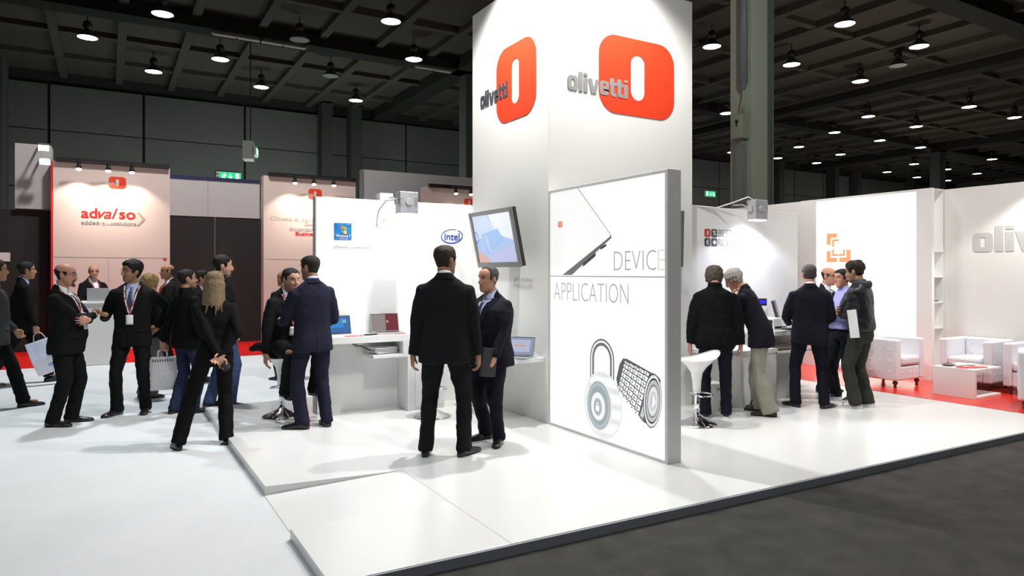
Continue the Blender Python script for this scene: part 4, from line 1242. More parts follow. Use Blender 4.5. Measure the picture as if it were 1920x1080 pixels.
def hair_mesh(mb, style, HT, seed):
    h = HAIR[style]
    nth = 44
    zs = list(np.linspace(h['n'] - .02, .08, 26)) + [.09, .10, .107, .113, .117]
    zs = [max(z, -.117) for z in zs]
    keys = [(0, h['f']), (28, h['f'] + .004), (52, h['t']), (66, h['t'] - .012), (74, h['s'] + .01), (86, h['s']), (93, h['s'] + .055), (106, h['s'] + .03), (122, h['n'] + .02), (150, h['n']), (180, h['n'])]
    rings = []
    for z in zs:
        ring = []
        for j in range(nth):
            th = j * 2 * PI / nth
            d = abs(((th / D2R) + 180) % 360 - 180)
            for a, b in zip(keys, keys[1:]):
                if d <= b[0]:
                    zl = a[1] + (b[1] - a[1]) * (d - a[0]) / (b[0] - a[0])
                    break
            m = sstep(zl - .008, zl + .016, z)
            if 'top' in h:
                lim = h['top'] + (.012 if d > 120 else 0)
                m *= 1 - sstep(lim - .02, lim + .008, z)
                m *= sstep(58, 74, d)
            p = head_pt(z, th)
            rd = Vector((p[0], p[1] + .006, max(0, (z - .01)) * 1.15))
            rd = rd.normalized() if rd.length > 1e-6 else Vector((0, 0, 1))
            nz = noise.noise(Vector((p[0] * 38 + seed, p[1] * 38, z * 38))) * h['na'] + noise.noise(Vector((p[0] * 95 + seed, p[1] * 95, z * 60))) * h['na'] * .6
            off = -.012 + m * (h['th'] + .012) + m * nz
            if z > .1:
                off *= .9
            q = Vector(p) + rd * off
            ring.append(HT(q))
        rings.append(ring)
    top = rings[-1]
    c = sum((Vector(q) for q in top), Vector()) / len(top)
    rings.append([Vector(q) * .3 + c * .7 for q in top])
    mb.loft(rings)


SKIN = {}


def skin_mats(tone):
    if tone not in SKIN:
        c = {'fair': (.56, .31, .21), 'pink': (.55, .27, .18), 'olive': (.43, .23, .14), 'tan': (.36, .18, .105)}[tone]
        lip = tuple(v * k for v, k in zip(c, (.86, .70, .68)))
        brd = tuple(v * k for v, k in zip(c, (.62, .64, .72)))
        SKIN[tone] = [mat('skin_' + tone, c, .5, spec=.35, bump=(90, .08)), mat('lips_' + tone, lip, .45), mat('stubble_' + tone, brd, .6)]
    return SKIN[tone]


PEOPLE = []


def person(label, loc, face, h, top, legs_c, hair=('short', (.02, .014, .01)), tone='olive', arms=('relaxed', 'relaxed'),
           lean=0.0, side=0.0, twist=0.0, head=(0, 0, 0), girth=1.0, belly=0.0, stance=.11, feet=None, style='suit', vox=.0075,
           shoes=None, shirt=None, tie=None, lanyard=None, glasses=False, beard=None, seat_z=None, flare=1.0, extra=None, female=False, hemz=None, collarc=None, stubble=False, skirt=None, shoewid=1.0, headscale=1.0, cuffs=True):
    """face: 0 = looking away from the camera, 90 = to the left of the picture, 180 = at the camera"""
    k = h / 1.79
    az = math.atan2(loc[1], loc[0]) / D2R + face       # relative to the line of sight
    root = thing('person', label, 'person', loc, (az - 90) * D2R, group=None)
    pz = .95 if seat_z is None else (seat_z / k + .09)
    dz = pz - .95
    sh_w = .178 if female else .192
    gx = girth

    def bend(p):
        """lean / twist the upper body about the pelvis"""
        p = Vector(p)
        s = sstep(.88, 1.18, p.z)
        q = p - Vector((0, 0, .95))
        q = Matrix.Rotation(-twist * D2R * s, 3, 'Z') @ q
        q = Matrix.Rotation(side * D2R * s, 3, 'Y') @ q
        q = Matrix.Rotation(-lean * D2R * s, 3, 'X') @ q
        return q + Vector((0, 0, .95 + dz))

    def K(p):
        return Vector(p) * k

    # ---- torso sections (z, half width, half depth, y centre)
    if female:
        T = [(.84, .178, .128, 0), (.92, .183, .130, -.005), (1.0, .165, .112, 0), (1.08, .145, .098, .004), (1.16, .148, .10, .01), (1.25, .163, .122, .016), (1.32, .170, .120, .01), (1.39, .174, .10, -.005), (1.435, .158, .085, -.012), (1.475, .118, .070, -.018), (1.505, .075, .062, -.018), (1.535, .055, .056, -.016)]
    else:
        T = [(.79, .213, .146, 0), (.90, .205, .141, -.002), (1.0, .192, .132, .002), (1.08, .186, .127, .006), (1.18, .194, .13, .008), (1.28, .203, .130, .005), (1.36, .208, .121, -.003), (1.41, .203, .106, -.012), (1.45, .184, .092, -.018), (1.485, .142, .080, -.022), (1.515, .098, .073, -.024), (1.54, .073, .069, -.022), (1.562, .066, .066, -.020)]
    puff = {'suit': 0, 'coat': .024, 'hoodie': .014, 'sweater': -.004, 'shirt': -.010, 'jacket': .008}[style]
    hz = hemz if hemz is not None else {'suit': .79, 'coat': .80, 'hoodie': .93, 'sweater': .93, 'shirt': .97, 'jacket': .88}[style]

    def tsec(z):
        for a, b in zip(T, T[1:]):
            if z <= b[0]:
                t = max((z - a[0]) / (b[0] - a[0]), 0)
                w, d, y = (a[i] + (b[i] - a[i]) * t for i in (1, 2, 3))
                break
        else:
            w, d, y = T[-1][1:]
        g = 1 + (gx - 1) * (1 - sstep(1.36, 1.5, z))
        bl = belly * math.exp(-((z - 1.03) / .16) ** 2)
        return w * g + puff * (1 - sstep(1.42, 1.54, z)), d * g + bl * .55 + puff * (1 - sstep(1.42, 1.54, z)), y + bl * .5

    def tring(z, grow=0.0, n=26):
        w, d, y = tsec(z)
        e = 2 / 2.35
        out = []
        for j in range(n):
            a = j * 2 * PI / n
            c, s = math.cos(a), math.sin(a)
            out.append(K(bend((math.copysign(abs(c) ** e, c) * (w + grow), math.copysign(abs(s) ** e, s) * (d + grow) + y, z))))
        return out

    # ---- head frame
    hy, hp, hr = head
    HM = Matrix.Rotation(-hy * D2R, 4, 'Z') @ Matrix.Rotation(-hp * D2R, 4, 'X') @ Matrix.Rotation(hr * D2R, 4, 'Y')
    neck = bend((0, -.015, 1.52))
    hc = neck + (Matrix.Rotation(-lean * .55 * D2R, 3, 'X') @ Vector((0, .026 + .0014 * hp, .141 - .0006 * abs(hp))))
    if female:
        hc = hc + Vector((0, 0, -.012))
    hs = headscale * (1.06 if not female else 1.0)

    def HT(q):
        return K((HM @ Vector(q)) * hs + hc)

    # ---- arms
    A = {}
    for nm, sd in (('R', 1), ('L', -1)):
        spec = arms[0] if nm == 'R' else arms[1]
        preset = {
            'relaxed': ((.265, .02, .83), (.5, -1, .1), None, (-1, .25, 0), .55),
            'relaxed2': ((.285, .06, .85), (.6, -1, .1), None, (-1, .1, 0), .7),
            'crossed': ((-.11, .205, 1.19), (.9, .15, -.9), (-1, -.15, .12), (0, -1, 0), .5),
            'crossed2': ((-.09, .215, 1.15), (.9, .15, -.9), (-1, -.25, -.1), (0, -1, 0), .6),
            'behind': ((.035, -.19, .93), (1, -.5, .3), (-.75, -.1, -.6), (0, -1, .2), .5),
            'behind2': ((-.02, -.205, .86), (1, -.5, .3), (-.35, .0, -.9), (.1, -1, .0), .8),
            'gesture': ((.17, .34, 1.13), (.6, -.6, -1), (-.25, .9, .1), (-.3, -.1, 1), .25),
            'tomouth': ((.075, .235, 1.385), (.7, .35, -1), (-.45, -.35, .75), (-.3, -.8, 0), .9),
            'mouth': ((0, .3, 1.4), (.7, .3, -1), (-.15, -.25, .95), (-.35, -.9, .0), .95),
            'front': ((.10, .30, 1.06), (.7, -.4, -.9), (-.5, .8, -.1), (-.5, -.3, .6), .7),
            'frontlow': ((.17, .27, .98), (.7, -.5, -.5), (-.35, .8, -.25), (-.7, 0, -.3), .7),
            'pocket': ((.23, .07, .90), (.8, -1, .1), (-.2, .3, -.9), (-1, 0, 0), .5),
            'lap': ((.16, .32, .98), (.8, -.6, -.3), (-.1, .8, -.5), (-.3, 0, -1), .5),
            'carry': ((.27, .05, .81), (.5, -1, .1), (0, .1, -1), (-1, .0, 0), 1.25),
            'swing': ((.25, .24, .93), (.5, -1, .1), (-.1, .5, -.8), (-1, .0, 0), .8),
            'swingback': ((.26, -.20, .88), (.5, -1, .1), (0, -.3, -.9), (-1, .2, 0), .7),
            'stool': ((.27, .10, .86), (.8, -.8, .1), (.0, .2, -.95), (-1, .1, 0), .5),
        }[spec] if isinstance(spec, str) else spec
        w, pole, fd, pn, cu = preset
        mir = lambda v: Vector((v[0] * sd, v[1], v[2]))
        S = bend((sh_w * .965 * sd * (1 + (gx - 1) * .45), -.012, 1.398))
        face_w = None
        if isinstance(spec, str) and spec == 'mouth':
            face_w = hc + HM.to_3x3() @ Vector((.045 * sd, .125, -.175))
        lift = 1 if (isinstance(spec, str) and spec.startswith(('relaxed', 'carry', 'swing', 'pocket', 'stool'))) else 0
        Wt = (mir(w) + Vector(((gx - 1) * .20 * sd + puff * sd, 0, dz))) if lift else bend(mir(w) + Vector((0, belly * .8 * (1 if w[1] > 0.1 else 0) + (gx - 1) * .13 * (1 if w[1] > .1 else (-1 if w[1] < -.1 else 0)), 0)))
        if face_w is not None:
            Wt = face_w
        El, Wt = ik(S, Wt, .295, .265, mir(pole))
        f = mir(fd) if fd is not None else (Wt - El).normalized() * .8 + Vector((0, .1, -.3))
        A[nm] = dict(S=S, E=El, W=Wt, f=f, n=mir(pn), c=cu, sd=sd)

    # ---- legs
    Lg = {}
    ft = feet or {'R': (stance, 0, 0, 10), 'L': (-stance, 0, 0, -10)}
    for nm, sd in (('R', 1), ('L', -1)):
        x, y, z, yaw = ft[nm]
        ank = Vector((x, y - .04, .085 + z))
        hip = Vector((.092 * sd, 0, .92 + dz))
        yr = -yaw * D2R
        fdir = Vector((math.sin(-yr), math.cos(yr), 0))
        kp = Vector((.15 * sd, 1, 0)) + fdir * .6
        Kn, an2 = ik(hip, ank, .432, .425, kp)
        Lg[nm] = dict(H=hip, K=Kn, A=an2, f=fdir, z=z, sd=sd)

    # ---- body: one skin from head to feet
    b = MB()
    b.loft([[HT(head_pt(z, j * 2 * PI / 28)) for j in range(28)] for z, *_ in HEADRINGS])
    b.tube([HT((0, .084, .028)), HT((0, .097, .004)), HT((0, .111, -.020)), HT((0, .108, -.031)), HT((0, .088, -.036))], [.0075 * k, .0095 * k, .0125 * k, .0125 * k, .010 * k], 8, round_ends=True, hint=(1, 0, 0))
    for s in (-1, 1):
        b.ball(HT((.0105 * s, .097, -.031)), (.0085 * k, .0095 * k, .008 * k), 8)
        R3 = (HM.to_3x3() @ Matrix.Rotation(-.30 * s, 3, 'Z')).to_4x4()
        b.ball(HT((.0765 * s, -.012, -.004)), (.009 * k, .019 * k, .031 * k), 10, M=R3)
    nb = bend((0, -.018, 1.47))
    jt = HM @ Vector((0, -.018, -.055)) * hs + hc
    nr = .047 if female else .058
    b.tube([K(nb - Vector((0, 0, .04))), K(nb), K((nb + jt) / 2), K(jt)], [nr * 1.35 * k, nr * 1.05 * k, nr * .97 * k, nr * k], 16)
    b.loft([tring(z, -.05) for z in (.90, .95, 1.05, 1.15, 1.28, 1.38, 1.43)])
    aw_ = .76 if female else .95
    for a in A.values():
        b.ball(K(a['S']), .046 * k * aw_, 10)
        b.tube([K(a['S']), K(a['S'].lerp(a['E'], .5)), K(a['E']), K(a['E'].lerp(a['W'], .4)), K(a['W'])], [.046 * k * aw_, .042 * k * aw_, .036 * k * aw_, .036 * k * aw_, (.024 * k, .028 * k)], 12)
        b.tube([K(a['E'].lerp(a['W'], .9)), K(a['W']), K(a['W'] + Vector(a['f']).normalized() * .03)], [.026 * k, .025 * k, .025 * k], 10)
        hand(b, K(a['W']), a['f'], a['n'], a['c'], a['sd'], k * (.93 if female else 1.0))
    for l in Lg.values():
        b.tube([K(l['H'] + Vector((0, 0, .02))), K(l['H'].lerp(l['K'], .5)), K(l['K']), K(l['K'].lerp(l['A'], .4)), K(l['A'])], [.07 * k, .058 * k, .042 * k, .042 * k, .028 * k], 12)
        b.tube([K(l['A']), K(l['A'] + l['f'] * .03 - Vector((0, 0, .05))), K(l['A'] + l['f'] * .14 - Vector((0, 0, .06)))], [.026 * k, .022 * k, .014 * k], 8)
    bo = b.build('body', skin_mats(tone), root, smooth=True)
    PENDING.append((bo, vox, 2, 0, 0))

    # ---- jacket / coat / sweater
    jm = top
    j = MB()
    zz = [z for z in (hz, hz + .06, .90, 1.0, 1.08, 1.18, 1.28, 1.36, 1.41, 1.45, 1.485, 1.515, 1.54) + ((1.562,) if not female else ()) if z >= hz]
    zz = sorted(set(round(z, 3) for z in zz))
    def jring(z):
        ring = tring(z)
        if style == 'suit' and shirt is not None and z > 1.44:
            for q in range(26):
                fr_ = max(0.0, math.sin(q * 2 * PI / 26))
                ring[q] = ring[q] - K((0, 0, (z - 1.44) * .95 * fr_ ** .7)) + K(Vector((0, -.012 * fr_, 0)))
        return ring
    if style in ('coat',):
        rings = [tring(z, -.02 if z == hz else .0) for z in zz]
    elif style in ('hoodie', 'jacket'):
        rings = [tring(z, -.02 if z < hz + .03 else .0) for z in zz]
    else:
        rings = [jring(z) for z in zz]
    j.loft(rings)
    sl = {'suit': (.073, .066, .057, .050, .045), 'coat': (.090, .086, .078, .072, .056), 'hoodie': (.080, .074, .066, .060, .048), 'sweater': (.068, .062, .053, .047, .040), 'shirt': (.066, .06, .052, .046, .038), 'jacket': (.075, .068, .06, .053, .045)}[style]
    if female:
        sl = tuple(v * .82 for v in sl)
    cuff = .97 if style != 'shirt' else .93
    for a in A.values():
        S, E_, Wv = a['S'], a['E'], a['W']
        W2 = E_.lerp(Wv, cuff)
        inn = bend((sh_w * .60 * a['sd'], -.012, 1.40))
        j.tube([K(inn), K(S), K(S.lerp(E_, .35)), K(S.lerp(E_, .75)), K(E_), K(E_.lerp(W2, .45)), K(W2)], [sl[0] * .95 * k, sl[0] * .93 * k, sl[0] * .95 * k, sl[1] * k, sl[2] * 1.02 * k, sl[3] * k, sl[4] * k], 14, round_ends=False)
        j.ball(K(S + Vector((0, 0, -.004))), sl[0] * .90 * k, 14)
        j.ball(K(E_), sl[2] * 1.0 * k, 12)
    if style == 'coat':
        for zr in (1.535, 1.555, 1.575):
            j.lathe([(.078 * k, -.012 * k), (.092 * k, 0), (.078 * k, .012 * k)], K(bend((0, -.018, zr))), 16)
    if style == 'hoodie':
        hd = MB()
        pts = [K(bend((.088 * math.cos(aa * D2R), -.035 + .088 * math.sin(aa * D2R), 1.515 - .028 * max(0, -math.sin(aa * D2R))))) for aa in range(55, -236, -10)]
        rr = [(.020 * k + .016 * k * max(0, -math.sin(aa * D2R)), .026 * k + .026 * k * max(0, -math.sin(aa * D2R))) for aa in range(55, -236, -10)]
        hd.tube(pts, rr, 12, hint=(0, 0, 1), round_ends=True)
        ho_ = hd.build('hood', mat('hood_grey', (.045, .046, .058), .8, bump=(80, .3)), root, smooth=True)
        PENDING.append((ho_, .010, 2, .008, .05))
    jo = j.build({'suit': 'jacket', 'coat': 'coat', 'hoodie': 'hooded_jacket', 'sweater': 'sweater', 'shirt': 'shirt', 'jacket': 'jacket'}[style], jm, root, smooth=True)
    PENDING.append((jo, max(.011, vox * 1.4), 8, {'suit': .016, 'coat': .03, 'hoodie': .020, 'sweater': .014, 'shirt': .016, 'jacket': .02}[style], .11))

    # ---- trousers (or skirt)
    t = MB()
    pel = [(.80, .14, .105), (.86, .172, .125), (.93, .172, .124), (1.0, .16, .114), (1.05, .152, .11)]
    if seat_z is None:
        t.loft([[K(bend((math.cos(q * PI / 12) * w * (1 + (gx - 1) * .9), math.sin(q * PI / 12) * (d * (1 + (gx - 1) * .9) + belly * .25) - (.004), z))) for q in range(24)] for z, w, d in pel])
    else:
        t.loft([[K(Vector((math.cos(q * PI / 12) * w, math.sin(q * PI / 12) * d, z + dz))) for q in range(24)] for z, w, d in pel[1:]])
    for l in Lg.values():
        H, Kn, An = l['H'], l['K'], l['A']
        hem = An + Vector((0, 0, -.048)) - l['f'] * .008
        up = (H - Kn).normalized()
        fl = flare
        g9 = 1 + (gx - 1) * .7
        r0 = .090 if female else .098
        t.tube([K(H + up * .02), K(H.lerp(Kn, .18)), K(H.lerp(Kn, .5)), K(H.lerp(Kn, .82)), K(Kn), K(Kn.lerp(hem, .3)), K(Kn.lerp(hem, .65)), K(Kn.lerp(hem, .86)), K(Kn.lerp(hem, .94)), K(hem)],
               [r0 * g9 * k, r0 * 1.0 * g9 * k, r0 * .90 * g9 * k, .076 * g9 * k, (.070 * fl ** .5 * g9 * k, .072 * g9 * k), (.068 * fl * k, .074 * fl * k), (.064 * fl * k, .071 * fl * k), (.064 * fl * k, .074 * fl * k), (.067 * fl * k, .078 * fl * k), (.061 * fl * k, .076 * fl * k)], 14, hint=tuple(l['f']))
    to = t.build('trousers', legs_c, root, smooth=True)
    PENDING.append((to, max(.011, vox * 1.4), 3, .022, .09))
    if skirt is not None:
        s = MB()
        s.loft([[K((math.cos(q * PI / 12) * w, math.sin(q * PI / 12) * d, z)) for q in range(24)] for z, w, d in ((.55, .20, .16), (.7, .19, .145), (.86, .185, .135), (1.0, .155, .11), (1.04, .14, .10))])
        s.build('skirt', skirt, root, smooth=True)

    # ---- shoes
    sh = shoes or M_shoe
    for l in Lg.values():
        f = l['f']
        r = Vector((f.y, -f.x, 0))
        base = Vector((l['A'].x, l['A'].y, l['z'])) - f * .075
        pitch = l.get('pitch', 0)
        s = MB()
        rings = []
        for tt, hw, ht in ((.0, .020, .045), (.012, .032, .066), (.05, .036, .082), (.095, .038, .090), (.13, .041, .074), (.17, .046, .060), (.215, .0475, .050), (.25, .043, .042), (.275, .033, .034), (.29, .014, .024)):
            hw *= shoewid * (.84 if female else 1)
            tt *= (.90 if female else 1)
            ring = []
            for q in range(14):
                a = q * 2 * PI / 14
                cx, sz = math.cos(a), math.sin(a)
                px = math.copysign(abs(cx) ** .75, cx) * hw
                pzv = ht * .5 + math.copysign(abs(sz) ** (.55 if sz < 0 else .95), sz) * ht * .5
                ring.append(K(base + f * tt + r * px + Vector((0, 0, pzv))))
            rings.append(ring)
        s.loft(rings)
        so = s.build('shoe', sh[0] if isinstance(sh, tuple) else sh, root, smooth=True)
        if isinstance(sh, tuple):
            q = MB()
            rings = []
            for tt, hw in ((-.004, .018), (.008, .033), (.06, .038), (.12, .040), (.17, .046), (.215, .049), (.255, .044), (.28, .033), (.296, .015)):
                rings.append([K(base + f * tt + r * (x * hw) + Vector((0, 0, z))) for x, z in ((-1, .0005), (1, .0005), (1.0, .024), (-1.0, .024))])
            q.loft(rings)
            q.build('sole', sh[1], so, smooth=False)
            if len(sh) > 2:
                q = MB()
                for sd2 in (-1, 1):
                    for i in range(3):
                        t0 = .125 + i * .028
                        q.add([K(base + f * (t0 + dx + zz2 * .25) + r * (sd2 * (.0445 + .003 * i + off) * (1 - .55 * max(zz2 - .03, 0) / .03)) + Vector((0, 0, zz2))) for dx in (0, .014) for zz2, off in ((.024, .003), (.045, .002), (.058, -.004))], [(0, 1, 4, 3), (1, 2, 5, 4)])
                q.build('stripe', sh[2], so, smooth=False)

    # ---- hair
    hst, hcol = hair
    hm = MB()
    hair_mesh(hm, hst, HT, len(PEOPLE) * 3.1)
    if hst == 'long':
        for i in range(23):
            a = (92 + i * 176 / 22) * D2R
            p0 = head_pt(.02, a)
            w0 = 1.12
            x0, y0 = p0[0] * w0, p0[1] * w0
            L = .25 + .05 * math.sin(i * 2.3) + .03 * math.sin(i * 5.1)
            hm.tube([HT((x0 * .8, y0 * .8, .07)), HT((x0 * 1.03, y0 * 1.03, 0)), HT((x0 * 1.05, y0 * 1.02, -.08)), HT((x0 * 1.12 + .01 * math.sin(i), y0 * 1.02 - .005, -.16)), HT((x0 * 1.25 + .012 * math.sin(i * 1.7), y0 * 1.1 - .012, -L))], [.018 * k, .022 * k, .022 * k, .02 * k, .007 * k], 8, round_ends=True)
    HM_ = mat('hair_%02d_%02d_%02d' % tuple(int(c * 99) for c in hcol), hcol, .55, spec=.3, bump=(140, .8), vary=(70, tuple(c * .55 for c in hcol), .25))
    ho = hm.build('hair', HM_, root, smooth=True)
    if hst in ('long', 'curly', 'shaggy', 'thick', 'spiky'):
        PENDING.append((ho, .0085, 1, .010 if hst != 'long' else .008, .03))
    # eyebrows, eyes, beard, glasses
    for s in (-1, 1):
        MB().tube([HT((.016 * s, .092, .031)), HT((.032 * s, .089, .036)), HT((.050 * s, .074, .030))], [.0035 * k, .0045 * k, .003 * k], 6).build('eyebrow', HM_, root, smooth=True)
        eo = MB().ball(HT((.032 * s, .0722, .011)), .0108 * k, 10).build('eye', M_eye, root, smooth=True)
        MB().ball(HT((.032 * s, .0775, .0105)), .0062 * k, 8).build('iris', M_iris, eo, smooth=True)
    if beard is not None:
        m = MB()
        m.tube([HT((-.03, .083, -.062)), HT((-.018, .098, -.046)), HT((0, .102, -.044)), HT((.018, .098, -.046)), HT((.03, .083, -.062))], [.006 * k, .007 * k, .007 * k, .007 * k, .006 * k], 8, round_ends=True)
        m.tube([HT((-.028, .082, -.062)), HT((-.028, .08, -.09)), HT((0, .092, -.106)), HT((.028, .08, -.09)), HT((.028, .082, -.062))], [.007 * k, .012 * k, .016 * k, .012 * k, .007 * k], 8, round_ends=True)
        m.build('beard', mat('beard_grey', beard, .8), root, smooth=True)
    if glasses:
        m = MB()
        for s in (-1, 1):
            rim = [HT((.033 * s + .024 * math.cos(a), .099 - .010 * abs(math.cos(a)) * (1 if math.cos(a) * s > 0 else 0), .008 + .017 * math.sin(a))) for a in [q * PI / 8 for q in range(17)]]
            m.tube(rim, .0018 * k, 6)
            m.tube([HT((.056 * s, .088, .012)), HT((.077 * s, .05, .014)), HT((.081 * s, -.015, .016))], .0018 * k, 6)
        m.tube([HT((-.010, .101, .012)), HT((0, .104, .014)), HT((.010, .101, .012))], .0018 * k, 6)
        m.build('eyeglasses', M_black, root, smooth=True)
    # shirt collar standing above the jacket collar
    cc = collarc or (shirt[0] if shirt else None)
    if cc is not None:
        m = MB()
        for r0, r1 in (((.0), (.0)),):
            rings = []
            for zo, rx, ry in ((1.40, .085, .066), (1.45, .084, .068), (1.495, .076, .070), (1.535, .070, .070), (1.576, .067, .067), (1.579, .062, .062), (1.52, .062, .062)):
                rings.append([K(bend((math.cos(q * PI / 12) * rx, -.019 + math.sin(q * PI / 12) * ry, zo - (.066 * (.5 + .5 * math.sin(q * PI / 12)) if zo > 1.5 else (.02 * (.5 + .5 * math.sin(q * PI / 12)) if zo > 1.48 else 0))))) for q in range(24)])
            m.loft(rings, caps=False)
        m.build('shirt_collar', cc, root, smooth=True)
    PEOPLE.append(dict(root=root, jacket=jo, body=bo, k=k, bend=bend, tsec=tsec, HT=HT, hc=hc, HM=HM, hs=hs, A=A, Lg=Lg, style=style, shirt=shirt, tie=tie, lanyard=lanyard, top=jm, stubble=stubble, hz=hz, belly=belly, dz=dz, extra=extra, female=female, legs=legs_c, trousers=to))
    return PEOPLE[-1]


def finish_people():
    """facial relief on the fused bodies, then shirt fronts, lapels, ties, lanyards laid onto the fused jackets"""
    fuse_all()
    for P in PEOPLE:
        me = P['body'].data
        n = len(me.vertices)
        v = np.empty(n * 3)
        me.vertices.foreach_get('co', v)
        v = v.reshape(-1, 3)
        k, hs = P['k'], P['hs']
        Rm = np.array(P['HM'].to_3x3())
        q = ((v / k - np.array(P['hc'])) @ Rm) / hs        # into the head frame
        x, y, z = q[:, 0], q[:, 1], q[:, 2]
        inhead = (z > -.125) & (np.abs(x) < .1) & (np.abs(y) < .16) & (z < .14)
        fr = inhead & (y > .03)
        ax = np.abs(x)
        g = lambda c, w: np.exp(-((c) / w) ** 2)
        dy = np.zeros(n)
        dy -= .011 * g(ax - .033, .017) * g(z - .012, .013)                  # eye sockets
        dy += .0045 * g(ax - .030, .026) * g(z - .034, .010)                 # brow
        dy += .004 * g(ax - .045, .018) * g(z + .022, .016)                  # cheekbones
        dy += .0045 * g(x, .022) * (g(z + .057, .006) + g(z + .070, .006))   # lips
        dy -= .0045 * g(x, .024) * g(z + .0635, .0035)
        dy -= .004 * g(x, .03) * g(z + .083, .008)
        dy += .005 * g(x, .018) * g(z + .100, .012)                          # chin
        dy -= .003 * g(ax - .045, .015) * g(z + .06, .02)
        q[:, 1] += np.where(fr, dy, 0)
        v2 = np.where(fr[:, None], ((q * hs) @ Rm.T + np.array(P['hc'])) * k, v)
        me.vertices.foreach_set('co', v2.ravel())
        nf = len(me.polygons)
        c = np.empty(nf * 3)
        me.polygons.foreach_get('center', c)
        qc = ((c.reshape(-1, 3) / k - np.array(P['hc'])) @ Rm) / hs
        X, Y, Z = np.abs(qc[:, 0]), qc[:, 1], qc[:, 2]
        mi = np.zeros(nf, dtype=np.int32)
        if P['stubble']:
            mi[(Y > -.01) & (Z < -.036) & (Z > -.122) & (X < .08) & (Y < .15) & (Z < -.02 - .25 * X)] = 2
        mi[(Y > .085) & (X < .023) & (np.abs(Z + .0635) < .0105 - .15 * X) & (Y < .14)] = 1
        me.polygons.foreach_set('material_index', mi)
        me.update()
        dress(P)


def patch(P, tree, name, m, xl, xr, z0, z1, nx=5, nz=16, off=.004, thick=.012, sgn=1, parent=None):
    """cloth panel lying on the jacket between the curves xl(z), xr(z)"""
    k, bend = P['k'], P['bend']
    outer, inner = [], []
    for i in range(nz + 1):
        z = z0 + (z1 - z0) * i / nz
        a, b = xl(z), xr(z)
        for j in range(nx + 1):
            x = a + (b - a) * j / nx
            w, d, yc = P['tsec'](z)
            u = min(abs(x) / w, .98)
            ys = yc + sgn * d * (1 - u ** 2.35) ** (1 / 2.35)
            o = Vector(bend((x, ys + sgn * .05, z))) * k
            t = Vector(bend((x, ys - sgn * .08, z))) * k
            dr = (t - o).normalized()
            hit, nrm, _, _ = tree.ray_cast(o, dr, .16)
            if hit is None:
                hit = Vector(bend((x, ys, z))) * k
            outer.append(hit - dr * off * k)
            inner.append(hit + dr * thick * k)
    N = (nx + 1) * (nz + 1)
    f = []
    w = nx + 1
    for i in range(nz):
        for j in range(nx):
            a = i * w + j
            f.append((a, a + 1, a + 1 + w, a + w))
            f.append((N + a, N + a + w, N + a + 1 + w, N + a + 1))
    for i in range(nz):
        for j in (0, nx):
            a = i * w + j
            f.append((a, a + w, N + a + w, N + a))
    for j in range(nx):
        for a in (j, nz * w + j):
            f.append((a, a + 1, N + a + 1, N + a))
    mb = MB().add([tuple(p) for p in outer + inner], f)
    return mb.build(name, m, parent or P['root'], smooth=True)


